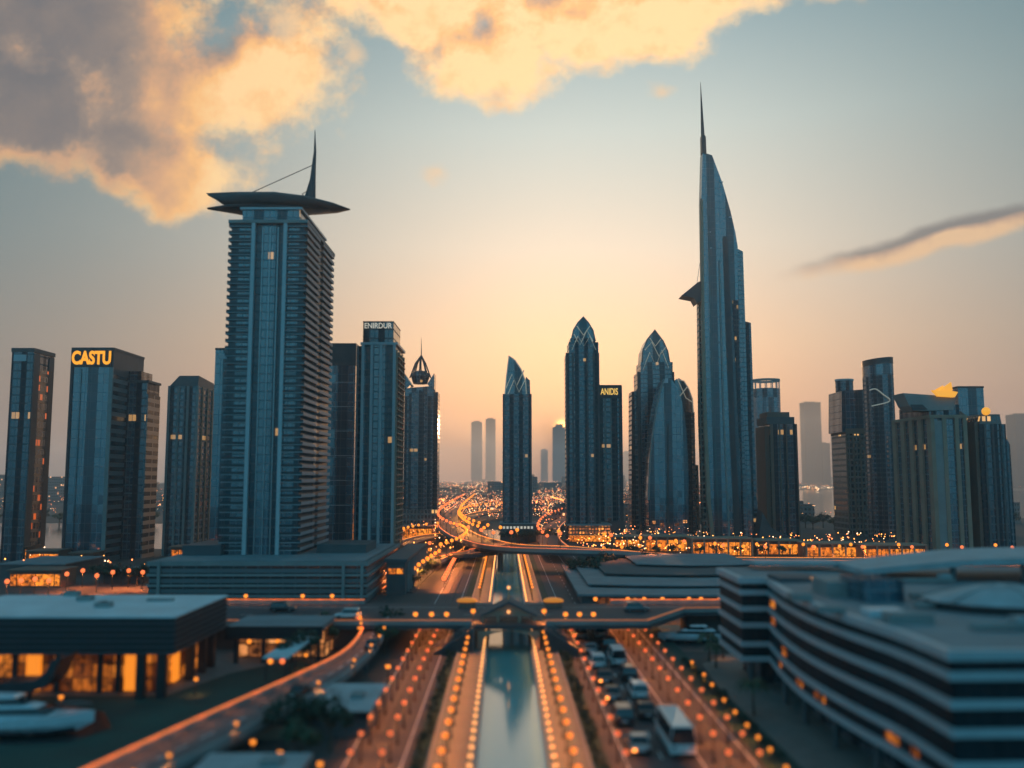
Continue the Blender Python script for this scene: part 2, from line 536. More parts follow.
GL = (.008, .062, .092)
M['f_blue'] = facade('blue curtain wall', GL, (.04, .075, .095), 2.4, 1.6, .18, .12, lit=.009, ls=.45, ior=2.4, stripe=6.4)
M['f_smooth'] = facade('smooth teal glass', (.010, .080, .115), (.016, .07, .10), 3.4, 2.2, .06, .08, rough=.10, lit=0, ior=2.5, stripe=9.0)
M['f_dark'] = facade('dark curtain wall', (.008, .042, .064), (.025, .045, .055), 3.0, 1.5, .2, .12, lit=.010, ls=.5, stripe=5.0)
M['f_rib'] = facade('ribbed tower wall', (.008, .05, .074), (.075, .105, .12), 2.6, 2.4, .34, .16, lit=.010, ls=.45, stripe=7.2)
M['f_fine'] = facade('fine banded wall', (.008, .052, .078), (.055, .09, .108), 2.3, 1.7, .36, .22, lit=.009, ls=.4, stripe=4.6)
M['f_stone'] = facade('stone tower wall', (.012, .03, .036), (.24, .16, .115), 3.0, 2.2, .34, .38, lit=.006)
M['f_brown'] = facade('brown tower wall', (.012, .025, .03), (.12, .085, .07), 3.0, 2.0, .36, .34, lit=.01)
M['f_grey'] = facade('grey slotted wall', (.012, .02, .025), (.15, .14, .14), 3.1, 30.0, .5, .02)
M['f_far'] = facade('far tower wall', (.02, .04, .05), (.07, .08, .085), 4.0, 3.0, .3, .2, rough=.6, ior=1.2)
M['f_city'] = facade('low town wall', (.02, .022, .025), (.10, .085, .075), 3.2, 2.6, .5, .45, lit=.05, litc=(1.0, .45, .18), ls=2.2, group=1)
M['f_strip'] = facade('lit stair wall', (.03, .012, .008), (.04, .025, .02), 3.4, 2.2, .34, .2, lit=.30, litc=(1.0, .16, .02), ls=.55, group=1)
M['f_pod'] = facade('podium wall', (.012, .026, .032), (.07, .085, .09), 2.4, 3.0, .42, .06, lit=.004)
M['f_souk'] = facade('lit stone podium wall', (.05, .02, .01), (.20, .12, .075), 2.4, 1.8, .34, .36, lit=.42, litc=(1.0, .36, .06), ls=1.7, group=1)
M['lit'] = lit_front('lit hall glazing', strength=1.15, dark=.04)
M['lit_stone'] = lit_front('lit stone arcade', (1.0, .27, .03), 2.2, 1.5, 1.7, .36, .40, .25)
M['lit_stone'].node_tree.nodes['Principled BSDF'].inputs['Base Color'].default_value = (.22, .15, .10, 1)
M['lit_far'] = lit_front('lit arcade glazing', (1.0, .28, .022), 2.2, 5.2, 9.0, .05, .05, .45)
M['lit_soft'] = lit_front('softly lit glazing', (1.0, .36, .10), 1.6, 1.6, 2.2, .12, .1, .05)


def text(body, size, material, parent, loc, rot=(math.pi / 2, 0, 0), width=None, ext=.12, align='CENTER', bold=.012):
    cu = bpy.data.curves.new('lettering', 'FONT')
    cu.body = body; cu.size = size; cu.extrude = ext
    cu.align_x = align; cu.align_y = 'CENTER'
    cu.materials.append(material)
    cu.offset = size * bold
    tmp = bpy.data.objects.new('lettering_source', cu)
    me = bpy.data.meshes.new_from_object(tmp)
    me.name = 'lettering'
    bpy.data.objects.remove(tmp)
    o = bpy.data.objects.new('lettering', me)
    col.objects.link(o)
    o.parent = parent
    o.location = loc
    o.rotation_euler = rot
    if width:
        o.scale = (width, 1, 1)
    return o


# ------------------------------------------------------------------ ground, water, roads
def sheet(name, pts, z, m_, kind='structure'):
    b = MB(); b.add([(p[0], p[1], z) for p in pts], [tuple(range(len(pts)))])
    return tag(b.build(name, m_), kind=kind)


def strip(b, x0, x1, y0, y1, z0, z1, n=2, mi=0):
    ys = [y0 + (y1 - y0) * i / (n - 1) for i in range(n)]
    b.ribbon([(x0 + S(y), y) for y in ys], [(x1 + S(y), y) for y in ys], z0, z1, mi)


sheet('ground', [(-5900, -250), (5900, -250), (5900, 6900), (-5900, 6900)], 0.0, M['ground'])
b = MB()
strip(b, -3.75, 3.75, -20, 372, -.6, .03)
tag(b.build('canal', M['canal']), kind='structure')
b = MB()
for x0, x1 in ((-8.6, -3.8), (3.8, 8.0)):
    strip(b, x0, x1, -20, 372, -.3, .55)
tag(b.build('promenade', M['paving']), kind='structure')
b = MB()
for x0, x1 in ((-4.15, -3.75), (3.75, 4.15), (-8.9, -8.6), (8.0, 8.3)):
    strip(b, x0, x1, -20, 372, -.25, .70)
tag(b.build('kerb', M['kerb']), kind='structure')
b = MB()
strip(b, -19.0, -10.7, -20, 420, -.2, .06)
strip(b, 10.2, 26.5, -20, 420, -.2, .06)
tag(b.build('road', M['asphalt']), kind='structure')
b = MB()
for xm in (-17.6, -11.6, 12.1, 16.1, 20.1, 25.6):
    solid = xm in (-17.6, -11.6, 25.6, 20.1, 12.1)
    y = 60
    while y < 400:
        ln = 12 if solid else 3
        strip(b, xm - .08, xm + .08, y, y + ln - .2, .02, .066)
        y += 12 if solid else 8
tag(b.build('road_markings', M['paint']), kind='structure')
b = MB()
for xm in (-15.5, -13.9, 22.0, 23.6):
    strip(b, xm - .12, xm + .12, -20, 420, -.1, .22)
tag(b.build('median_kerb', M['concrete_dark']), kind='structure')
b = MB()
for x0, x1 in ((-10.7, -8.9), (8.3, 10.2), (26.5, 30.0)):
    strip(b, x0, x1, -20, 400, -.2, .12)
tag(b.build('verge', M['grass']), kind='structure')
sheet('lawn', [G(-60, 778), G(110, 778), G(190, 735), G(300, 683), G(318, 668), G(300, 660), G(230, 672), G(165, 696), G(60, 694), G(-60, 694)], .03, M['grass'])
sheet('marina_basin', [G(-60, 748), G(70, 743), G(112, 728), G(104, 712), G(60, 705), G(-60, 705)], .05, M['basin'])
sheet('terrace', [G(-60, 696), G(165, 696), G(232, 673), G(330, 652), G(330, 628), G(-60, 640)], .04, M['paving'])
sheet('yacht_basin', [G(648, 652), G(741, 652), G(733, 625), G(640, 625)], .05, M['basin'])
sheet('building_forecourt', [G(1010, 800), G(800, 800), G(702, 664), G(735, 652), G(800, 680)], .05, M['paving'])
sheet('left_bay', [G(-200, 549), G(200, 549), G(200, 524), G(-200, 522)], .05, M['bay'])
sheet('right_bay', [G(790, 517), G(1300, 519), G(1250, 492), G(800, 490)], .05, M['bay'])
sheet('interchange_pond', [G(470, 541), G(500, 541), G(502, 530), G(476, 530)], .06, M['bay'])


def smooth_path(pts, k=8):
    out = []
    P = [pts[0]] + list(pts) + [pts[-1]]
    for i in range(1, len(P) - 2):
        p0_, p1, p2, p3 = (Vector(q) for q in P[i - 1:i + 3])
        for j in range(k):
            t = j / k
            out.append(0.5 * ((2 * p1) + (-p0_ + p2) * t + (2 * p0_ - 5 * p1 + 4 * p2 - p3) * t * t + (-p0_ + 3 * p1 - 3 * p2 + p3) * t ** 3))
    out.append(Vector(P[-1]))
    return out


def offset_path(path, off):
    out = []
    for i, p in enumerate(path):
        t = path[min(i + 1, len(path) - 1)] - path[max(i - 1, 0)]
        n = Vector((t.y, -t.x, 0)).normalized()
        out.append(p + n * off)
    return out


# the cross road carried over canal and boulevards
BZ = 4.5
b = MB(); b.ribbon([(-150, 163), (-60, 160), (24, 160), (33, 175), (60, 177), (150, 178)], [(-150, 192), (-60, 187), (24, 187), (33, 187), (60, 187), (150, 192)], BZ - .65, BZ)
tag(b.build('cross_road', M['asphalt']), kind='structure')
b = MB()
b.box(-150, -27, 163.5, 186, 0, BZ - .9); b.box(34, 150, 179, 186, 0, BZ - .9)
tag(b.build('road_embankment', M['concrete_dark']), kind='structure')
b = MB()
for yy in (166.5, 172.4, 182):
    x = -100
    while x < (17 if yy < 175 else 100):
        b.box(x, x + (2.5 if yy == 172.4 else 6.9), yy - .09, yy + .09, BZ - .02, BZ + .005)
        x += 7
tag(b.build('cross_road_markings', M['paint']), kind='structure')


def barrier(name, label, path, h=.9, w=.35, z=0.0, m_=None, light=None, group=None, wash=None):
    r = thing(name, label, 'barrier', tuple(path[0]), 0, group)
    o = (path[0].x, path[0].y, path[0].z)
    L, Rr = offset_path(path, -w / 2), offset_path(path, w / 2)
    zb = [p.z + z - .3 for p in path]; zt = [p.z + z + h for p in path]
    MB().ribbon(L, Rr, zb, zt).build('parapet', m_ or M['concrete'], r, off=o)
    if light or wash:
        for q in (wash or []):
            spot_(r, (q.x - o[0], q.y - o[1], q.z - o[2] + z + h + .9), 80, (1.0, .27, .07))
        L2, R2 = offset_path(path, -w / 2 - .05), offset_path(path, w / 2 + .05)
        MB().ribbon(L2, R2, [q + .02 for q in zt], [q + .16 for q in zt]).build('light_strip', light, r, off=o)
    return r


def spot_(parent, loc, energy, colour):  # added spot without a fitting, washing the roadway beside a barrier orange
    ld = bpy.data.lights.get('added wash light')
    if ld is None:
        ld = bpy.data.lights.new('added wash light', 'SPOT')
        ld.energy = energy; ld.color = colour; ld.spot_size = R(165); ld.spot_blend = .8; ld.shadow_soft_size = .3
    o_ = bpy.data.objects.new('wash_light', ld)
    col.objects.link(o_); o_.parent = parent; o_.location = loc


V3 = lambda x, y, z: Vector((x, y, z))
barrier('bridge_barrier', 'concrete bridge barrier facing the near boulevard, west of the gabled canal pavilion', [V3(-60, 160.4, BZ), V3(-7, 160.4, BZ)], .75, wash=[V3(-58 + 4 * i, 163, BZ) for i in range(13)], light=M['strip_dim'])
barrier('bridge_barrier', 'concrete bridge barrier above the waiting traffic queue, on the near edge', [V3(6, 160.4, BZ), V3(23.6, 160.4, BZ), V3(32.8, 175.4, BZ), V3(60, 177.4, BZ)], .75, wash=[V3(8 + 4 * i, 163, BZ) for i in range(5)], light=M['strip_dim'])
barrier('bridge_barrier', 'orange lit barrier along the far edge of the cross road below the banded podium', [V3(-75, 187.4, BZ), V3(-30, 186.6, BZ)], .8, light=M['strip'], wash=[V3(-75 + 3 * i, 186.3, BZ) for i in range(15)])
barrier('bridge_barrier', 'orange lit barrier along the far edge of the cross road before the grey stepped hall', [V3(20, 186.6, BZ), V3(62, 187.4, BZ)], .8, light=M['strip'], wash=[V3(20 + 3 * i, 186.1, BZ) for i in range(14)])

# curving ramp on the left
RZ = 2.6
Lpts = [(40, 800), (110, 766), (200, 724), (299, 679), (342, 657), (360, 638), (361, 626), (350, 617)]
Rpts = [(60, 838), (130, 790), (200, 756), (327, 689), (367, 658), (382, 639), (386, 624), (392, 614)]
zs = [RZ, RZ, RZ, RZ, RZ, RZ + .5, RZ + 1.2, BZ - .1]
LP = smooth_path([G(x, y, z) for (x, y), z in zip(Lpts, zs)])
RP = smooth_path([G(x, y, z) for (x, y), z in zip(Rpts, zs)])
b = MB(); b.ribbon(LP, RP, [p.z - .8 for p in LP], [p.z + .02 for p in LP])
tag(b.build('ramp_road', M['pale_asphalt']), kind='structure')
MID = [(a + c) / 2 for a, c in zip(LP, RP)]
b = MB()
for i in range(0, len(MID) - 1, 2):
    a_, c_ = MID[i], MID[i + 1]
    L_, R_ = offset_path([a_, c_], -.08), offset_path([a_, c_], .08)
    b.add([tuple(L_[0] + V3(0, 0, .03)), tuple(R_[0] + V3(0, 0, .03)), tuple(R_[1] + V3(0, 0, .03)), tuple(L_[1] + V3(0, 0, .03))], [(0, 1, 2, 3)])
tag(b.build('ramp_markings', M['paint']), kind='structure')
barrier('ramp_barrier', 'glowing orange barrier on the lawn side of the curving ramp road', LP[2:], .7, light=M['strip'], wash=[p for p in offset_path(LP, 1.0)[4::2]])
barrier('ramp_barrier', 'dark concrete barrier on the outer side of the curving ramp road', RP[:-4], .6, m_=M['concrete'])
for k, i in enumerate((12, 20, 27, 34)):
    p = MID[i]
    tag(MB().box(-1.2, 1.2, -.6, .6, -p.z, -.75).build('ramp_pier', M['concrete_dark'], loc=tuple(p)), f'{ORD[k]} dark concrete pier under the curving ramp road, counted from the lower end', 'pier', 'piers under the ramp road')

# interchange flyovers further off
def flyover(name, pts, z, w, m_=None):
    path = smooth_path([G(q[0], q[1], q[2] if len(q) > 2 else z) for q in pts])
    L_, R_ = offset_path(path, -w / 2), offset_path(path, w / 2)
    MBo = MB(); MBo.ribbon(L_, R_, [p.z - 1.1 for p in path], [p.z for p in path])
    tag(MBo.build(name, m_ or M['asphalt']), kind='structure')
    return path, L_, R_


F1, F1L, F1R = flyover('flyover_road', [(470, 499), (456, 511), (449, 524), (462, 536), (482, 543), (510, 548.5), (575, 551), (625, 553.5, 5.5), (670, 557, 3.2), (715, 560.5, 1.2), (770, 561.5, .3), (900, 562, .3), (1080, 563, .3)], 7.0, 11)
F2, F2L, F2R = flyover('slip_road', [(520, 509), (490, 512), (470, 517), (466, 524), (478, 536), (500, 545)], 6.0, 8)
F3, F3L, F3R = flyover('link_road', [(500, 550, 5.5), (470, 553, 5), (446, 556.5, 3.5), (430, 563, 1.4), (416, 575, .4), (398, 592, .3)], 5.0, 8)
F4, F4L, F4R = flyover('loop_road', [(430, 562), (452, 552), (458, 543), (448, 536), (425, 538), (400, 546)], 3.0, 7)
F5, F5L, F5R = flyover('distant_road', [(560, 552), (548, 538), (556, 524), (580, 512), (600, 503)], 4.0, 9)
barrier('flyover_barrier', 'amber lit barrier on the near side of the long flyover crossing the canal', F1R[2:], .9, light=M['strip'])
barrier('flyover_barrier', 'amber lit barrier on the far side of the long flyover crossing the canal', F1L[2:], .9, light=M['strip_amber'])
barrier('slip_road_barrier', 'glowing barrier along the inner curve of the slip road by the pond', F2R, .8, light=M['strip_amber'])
barrier('link_road_barrier', 'glowing barrier along the link road that runs down past the low banded annex', F3R, .8, light=M['strip'])
barrier('loop_road_barrier', 'bright amber barrier round the outside of the small loop road', F4R, .9, light=M['strip_amber'])
barrier('distant_road_barrier', 'lit barrier of the road that runs off behind the curved slim tower', F5R, .8, light=M['strip'])
k = 0
for path in (F1, F3):
    for i in range(14, len(path) - 8, 12):
        p = path[i]
        tag(MB().cyl(0, 0, -p.z, -1.0, .9, n=10).build('flyover_pier', M['concrete_dark'], loc=tuple(p)), 'round concrete pier under the interchange flyovers', 'pier', 'piers under the flyovers')
# ------------------------------------------------------------------ towers
def base_of(px0, px1, D, ybase=None):
    yb = ybase if ybase else 478 + 30 * FPX / D
    x0, _ = XZ(px0, yb, D)
    x1, _ = XZ(px1, yb, D)
    return x0, x1


def zt(py, D):
    return XZ(512, py, D)[1]


def tower(name, label, px0, px1, D, ytop, dep, fm, ybase=None, group=None, body='facade', cat='tower', ztop=None):
    x0, x1 = base_of(px0, px1, D, ybase)
    w, h = x1 - x0, (ztop if ztop else zt(ytop, D))
    r = thing(name, label, cat, ((x0 + x1) / 2, D + dep / 2, 0), 0, group)
    if fm:
        MB().box(-w / 2, w / 2, -dep / 2, dep / 2, 0, h).build(body, fm, r)
    return r, w, h


def sub(r, name, mb, m_, parent=None):
    return mb.build(name, m_, parent if parent is not None else r)


def outl(r, pts, D):
    """outline given by sight lines, as real distances in the thing's own frame"""
    ox = r.location.x
    return [(XZ(x, y, D)[0] - ox, XZ(x, y, D)[1]) for x, y in pts]


# --- slim dark tower at the far left, with a lit stair strip
r, w, h = tower('slim_tower', 'slim dark tower with an orange lit stair strip, beside the tower with the orange sign', 0, 22, 329, 352, 15, M['f_dark'])
sub(r, 'stair_strip', MB().box(w / 2, w / 2 + .25, -3.2, 3.6, 3, h - 6), M['f_strip'])
sub(r, 'end_wall', MB().box(w / 2 - .02, w / 2 + .35, 3.6, 7.3, 0, h - .4), M['concrete_dark'])
sub(r, 'end_wall', MB().box(w / 2 - .02, w / 2 + .35, -7.4, -3.2, 0, h - .4), M['concrete_dark'])
sub(r, 'parapet', MB().box(-w / 2 - .2, w / 2 + .4, -7.7, 7.7, h, h + 1.5), M['concrete_dark'])
sub(r, 'sign_panel', MB().box(-w / 2 + .8, w / 2 - 2.5, -7.75, -7.5, h - 3.4, h - 1), M['white'])

# --- tower with the orange sign
r, w, h = tower('sign_tower', 'dark glass tower with large orange illuminated letters across its top', 62, 103, 329, 350, 27, M['f_smooth'])
sub(r, 'side_wall', MB().box(w / 2 - .01, w / 2 + .5, -13.6, 13.7, 0, h - 9), M['f_grey'])
sub(r, 'upper_wall', MB().box(w / 2 - .01, w / 2 + .5, -13.6, 13.7, h - 9, h + .2), M['concrete_dark'])
sub(r, 'parapet', MB().box(-w / 2 - .3, w / 2 + .7, -13.8, 13.8, h, h + .9), M['concrete_dark'])
sub(r, 'corner_pier', MB().box(-w / 2 - .35, -w / 2 + .7, -13.8, -13.2, 0, h), M['metal_dark'])
sub(r, 'corner_pier', MB().box(w / 2 - .8, w / 2 + .6, -13.9, -13.2, 0, h - 6.5), M['concrete'])
sg = sub(r, 'sign_panel', MB().box(-w / 2 + .1, w / 2 - .1, -14.1, -13.4, h - 6.3, h - .2), M['metal_dark'])
text('CASTU', 6.6, M['sign_orange'], sg, (0, -14.15, h - 3.2), width=.70, ext=.15, bold=.04)
sub(r, 'glass_fin', MB().box(-w / 2 + 3.6, -w / 2 + 3.8, -13.8, -13.4, 0, h - 7), M['glass_teal'])
r, w, h = tower('annex_tower', 'stepped dark tower joined behind the tower with the orange letters', 120, 140, 342, 381, 12, M['f_dark'])
sub(r, 'side_wall', MB().box(w / 2 - .01, w / 2 + .5, -5.9, 5.9, 0, h - 5), M['f_grey'])
sub(r, 'roof_block', MB().box(-w / 2, w / 2 - 2.6, -5.5, 5, h, h + 3.8), M['f_dark'])
sub(r, 'parapet', MB().box(-w / 2 - .2, w / 2 + .6, -6.2, 6.2, h - .6, h + .3), M['concrete_dark'])

# --- tapering-top ribbed tower
r, w, h = tower('ribbed_tower', 'grey ribbed tower with chamfered roof, next west of the balcony tower', 163, 192, 352, 386, 22, M['f_rib'])
sub(r, 'roof_cap', MB().loft([[(-w / 2, -11, h), (w / 2, -11, h), (w / 2, 11, h), (-w / 2, 11, h)], [(-w / 2 + 3, -9, h + 4.3), (w / 2 - .5, -9, h + 4.3), (w / 2 - .5, 9, h + 3), (-w / 2 + 3, 9, h + 3)]]), M['concrete_dark'])
for xx in (-w / 2, -w / 6, w / 6, w / 2):
    sub(r, 'pilaster', MB().box(xx - .45, xx + .45, -11.5, -10.8, 0, h), M['concrete'])
for yy in (-6, 0, 6, 10.6):
    sub(r, 'pilaster', MB().box(w / 2 - .1, w / 2 + .5, yy - .4, yy + .4, 0, h), M['stone'])
r, w, h = tower('narrow_glass_tower', 'narrow blue glass tower half hidden behind the balcony tower west edge', 208, 232, 300, 350, 14, M['f_smooth'])
sub(r, 'sign_panel', MB().box(-w / 2 + 1.2, 0, -7.2, -6.95, h - 3, h - 1.2), M['white'])
sub(r, 'parapet', MB().box(-w / 2 - .1, w / 2 + .1, -7.1, 7.1, h, h + .7), M['metal_dark'])

# --- balcony tower with the winged canopy and its podium
DM = 240
r, w, h = tower('balcony_tower', 'tall balcony tower crowned by a dark winged canopy and a leaning spire', 221, 297, DM, 224, 36, M['f_blue'], ybase=556)
r_main = r
hw = w / 2
n_fl = 46
fh = (h - 8) / n_fl
front_slabs = MB()
sl = MB()
sl.box(-hw - .6, -hw + 5.7, -18.7, -17.99, 0, .28)
sl.box(hw - 4.6, hw + .9, -18.7, -17.99, 0, .28)
sl.box(-hw - .6, -hw + .01, -17.99, 18, 0, .28)
sl.box(hw - .01, hw + .9, -17.99, -2.0, 0, .28)
sl.box(hw - .01, hw + .9, 2.0, 18.2, 0, .28)
rl = MB()
for zz in (.42, .95):
    pass
slab0 = sl.build('floor_slab', M['slab'], r)
mat_r = mat('smoked railing glass', (.016, .026, .032), .35, var=.2)
rails = [MB().box(-hw - .6, -hw + 5.7, -18.72, -18.64, .28, .9).build('railing', mat_r, slab0), MB().box(hw - 4.6, hw + .9, -18.72, -18.64, .28, .9).build('railing', mat_r, slab0),
         MB().box(hw + .84, hw + .92, -18.64, -2.0, .28, .9).build('side_railing', M['slab'], slab0), MB().box(hw + .84, hw + .92, 2.0, 18.2, .28, .9).build('side_railing', M['slab'], slab0)]
slab0.location.z = 9.0
for i in range(1, n_fl):
    c = slab0.copy(); col.objects.link(c); c.parent = r; c.location.z = 9.0 + i * fh
    for a_ in rails:
        q = a_.copy(); col.objects.link(q); q.parent = c
for xx in (-hw + 6.2, hw - 5.1):
    sub(r, 'pilaster', MB().box(xx - .5, xx + .5, -19.1, -17.9, 0, h), M['white'])
for xx in (-hw + 8.6, -hw + 10.7, -hw + 12.8):
    sub(r, 'mullion', MB().box(xx - .14, xx + .14, -18.4, -17.95, 9, h - 1), M['metal'])
sub(r, 'side_wall', MB().box(hw, hw + .06, -17.9, 17.9, 9, h), facade('recessed side wall', (.02, .04, .05), (.10, .09, .085), fh, 2.1, .2, .3, rough=.6, ior=1.35))
sub(r, 'side_recess', MB().box(hw, hw + .14, -1.9, 1.9, 9, h), M['metal_dark'])
sub(r, 'roof_slab', MB().box(-hw - .6, hw + 1.0, -19.2, 18.6, h, h + .9), M['concrete'])
sub(r, 'upper_storey', MB().box(-hw + 2.6, hw - 1.6, -17.2, 15, h + .9, h + 4.2), M['f_blue'])
sub(r, 'upper_slab', MB().box(-hw + 2.0, hw - 1.0, -17.8, 15.5, h + 4.2, h + 4.8), M['white'])
# winged canopy
DC = 255
can = outl(r, [(207, 193), (240, 194), (280, 196.5), (310, 200), (335, 205), (350, 209)], DC)
canb = outl(r, [(222, 204), (240, 210.5), (280, 211), (310, 211), (335, 210.8), (350, 209.8)], DC)


def wing(top, bot, wid, yc, n=8):
    """lens-section blade: a tip at each end and the widest section between"""
    rings = []
    for (xt, z1), (xb, z0), hwid in zip(top, bot, wid):
        xm, zm, hz = (xt + xb) / 2, (z1 + z0) / 2, max((z1 - z0) / 2, .05)
        rings.append([((xt if math.sin(a) > 0 else xb) if abs(math.sin(a)) > .3 else xm, yc + hwid * math.cos(a), zm + hz * math.sin(a)) for a in [2 * math.pi * i / n for i in range(n)]])
    return MB().loft(rings, smooth=True)


sub(r, 'canopy', wing(can, canb, [1.2, 6, 9, 8, 4.5, .5], DC - DM - 18), M['concrete_dark'])
lo_t = outl(r, [(208, 208.5), (232, 207), (262, 208), (300, 209), (330, 210)], DC)
lo_b = outl(r, [(208.5, 210), (232, 212.5), (252, 215), (296, 214.5), (330, 211)], DC)
sub(r, 'lower_canopy', wing(lo_t, lo_b, [.6, 4, 6.5, 5.5, 2], DC - DM - 18.6), M['metal_dark'])
sx0, sz0 = outl(r, [(311.5, 203)], 264)[0]
sx1, sz1 = outl(r, [(315, 130)], 264)[0]
mast = MB().tube([(sx0, 6, sz0), (sx0 + .25, 6, sz0 + (sz1 - sz0) * .35), (sx0 + .7, 6, sz0 + (sz1 - sz0) * .7), (sx1, 6, sz1)], [1.25, .85, .4, .08], 8)
mast.ext([(sx0 - 2.3, sz0 + 1), (sx0 - .4, sz0), (sx0 - .1, sz0 + 9)], 5.6, 6.4)
ms = sub(r, 'spire', mast, M['metal_dark'])
p_a = outl(r, [(252, 191)], 258)[0]; p_b = outl(r, [(313, 165)], 264)[0]
sub(r, 'stay_cable', MB().tube([(p_a[0], 1, p_a[1]), (p_b[0], 6, p_b[1])], .13, 5), M['metal_dark'])
q_a = outl(r, [(302, 200)], 258)[0]
sub(r, 'davit', MB().tube([(q_a[0], 2, q_a[1] - .5), (q_a[0] - .3, 2, q_a[1] + 2.6), (q_a[0] + 1.2, 2, q_a[1] + 3.4)], .18, 6), M['metal_dark'])

pr, w, h = tower('podium_building', 'long low podium with pale horizontal bands under the balcony tower', 148, 366, 221, 560, 60, M['f_pod'], cat='building', ztop=9.9)
for zz in (1.4, 3.9, 6.4, 8.9):
    c = MB().box(-w / 2 - .5, w / 2 + .5, -30.5, 30.5, zz, zz + .55 + (.45 if zz > 8 else 0))
    sub(pr, 'band', c, M['concrete'])
for xx in (-w / 2 + 2.5, w / 2 - 5.5, w / 2 - 1):
    sub(pr, 'pilaster', MB().box(xx - .35, xx + .35, -30.8, -30.1, 0, 9.8), M['concrete'])
sub(pr, 'roof', MB().box(-w / 2 + .4, w / 2 - .4, -29.6, 29.6, 9.9, 9.96), M['roof_grey'])
sub(pr, 'roof_plant', MB().box(hw - 1, w / 2 - 4, -6, 12, 9.96, 12.2), M['concrete_dark'])
sub(pr, 'roof_plant', MB().box(-w / 2 + 2, -w / 2 + 12, -14, 6, 9.96, 12.6), M['roof_dark'])

r, w, h = tower('annex_building', 'low dark roofed annex with an amber lit band, between the podium and the link road', 386, 405, 236, 560, 55, M['concrete_dark'], cat='building', ztop=8.4)
sub(r, 'roof', MB().box(-w / 2 - .5, w / 2 + .5, -28, 28, 8.4, 9.2), M['roof_dark'])
sub(r, 'lit_band', MB().box(-w / 2 + .6, w / 2 - .6, -27.8, -27.4, 5.4, 6.8), M['lit_far'])
for yy in range(-22, 27, 6):
    sub(r, 'fin', MB().box(w / 2, w / 2 + .5, yy - .3, yy + .3, 0, 8.4), M['concrete'])

# --- flat topped teal slab and its neighbour with lettering on the roof
r, w, h = tower('teal_slab_tower', 'plain teal glass slab tower tucked between the balcony tower and the pilastered tower', 324, 352, 330, 344, 22, M['f_smooth'])
sub(r, 'roof_storey', MB().box(-w / 2 - .1, w / 2 + .1, -11.1, 11.1, h - 8, h + .3), M['metal_dark'])
for zz in range(20, int(h - 10), 9):
    sub(r, 'spandrel', MB().box(-w / 2, w / 2 + .05, -11.08, -10.9, zz, zz + .25), M['metal'])

r, w, h = tower('pilastered_tower', 'tower with pale vertical pilasters and a dark crown bearing a row of white letters', 358, 393, 290, 345, 20, M['f_blue'], ybase=560)
hw = w / 2
sub(r, 'shoulder', MB().box(-hw - 1.9, -hw + .01, -8, 10, 0, zt(346, 292)), M['f_rib'])
for xx in (-hw + .5, -hw + 3.4, -hw + 6.3, hw - .4):
    sub(r, 'pilaster', MB().box(xx - .42, xx + .42, -10.7, -9.95, 0, h), M['white'])
for yy in (-9.6, -3, 3.6, 9.7):
    sub(r, 'pilaster', MB().box(hw - .05, hw + .55, yy - .35, yy + .35, 0, h - 1.5), M['stone'])
for i in range(34):
    zz = 6 + i * (h - 8) / 34
    sub(r, 'floor_slab', MB().box(hw, hw + .9, -9.3, 9.3, zz, zz + .35), M['stone'])
sub(r, 'cornice', MB().box(-hw - .3, hw + .7, -10.8, 10.4, h, h + .8), M['white'])
cz = zt(322, 290)
cr = sub(r, 'crown', MB().box(-hw + .3, hw - .9, -9.6, 8, h + .8, cz), M['f_dark'])
sub(r, 'crown_rail', MB().box(-hw + .2, hw - .8, -9.8, 8.2, cz, cz + .3), M['metal_dark'])
text('ENIRDUR', 2.5, M['sign_white'], cr, (-.4, -9.75, cz - 1.25), width=.86, ext=.1)

# --- domed crown tower with pointed lattice
D = 520
r, w, h = tower('lattice_dome_tower', 'blue tower topped by a ring, horned corners and a pointed lattice with a thin spire', 403, 431, D, 396, 20, M['f_fine'], ybase=522)
up = outl(r, [(404, 522), (432, 522), (435, 390), (430, 386), (404.5, 388)], D + 3)
sub(r, 'upper_shaft', MB().ext(up, -6, 9), M['f_blue'])
sub(r, 'side_shaft', MB().ext(outl(r, [(431, 522), (437, 522), (438, 392), (434, 392)], D + 5), -5, 9), M['f_rib'])
sub(r, 'front_bay', MB().ext(outl(r, [(408, 520), (424, 520), (425, 396), (421, 390), (409, 394)], D - 1), -11.5, -9.9), M['f_rib'])
hl_, hr_ = outl(r, [(403.8, 372.5), (411.5, 384), (404, 390)], D + 3), outl(r, [(434, 373), (427, 384), (434, 390)], D + 3)
sub(r, 'corner_horn', MB().ext(hl_, -6, 6), M['f_blue'])
sub(r, 'corner_horn', MB().ext(hr_, -6, 6), M['f_blue'])
cx, cz = outl(r, [(420, 376)], D + 8)[0]
sub(r, 'dome', MB().cyl(cx, 0, cz - 4.5, cz, 4.2, 5.6, 16).ball(cx, 0, cz, 5.6, 5.6, 3.6, 16, 6), M['f_fine'])
px_, pz_ = outl(r, [(421, 355)], D + 8)[0]
lat = MB()
for a in range(8):
    a0 = a * math.pi / 4
    lat.tube([(cx + 6.2 * math.cos(a0), 6.2 * math.sin(a0), cz - 1), (cx + 3 * math.cos(a0), 3 * math.sin(a0), (cz + pz_) / 2 + 1.5), (px_, 0, pz_)], .42, 5)
sub(r, 'lattice', lat, M['metal_dark'])
sp = outl(r, [(421, 337)], D + 8)[0]
sub(r, 'spire', MB().tube([(px_, 0, pz_ - 1), (sp[0], 0, sp[1])], [.35, .07], 6), M['metal_dark'])
sub(r, 'podium', MB().box(-w / 2 - 3, w / 2 + 6, -14, 14, 0, 12), M['f_brown'])

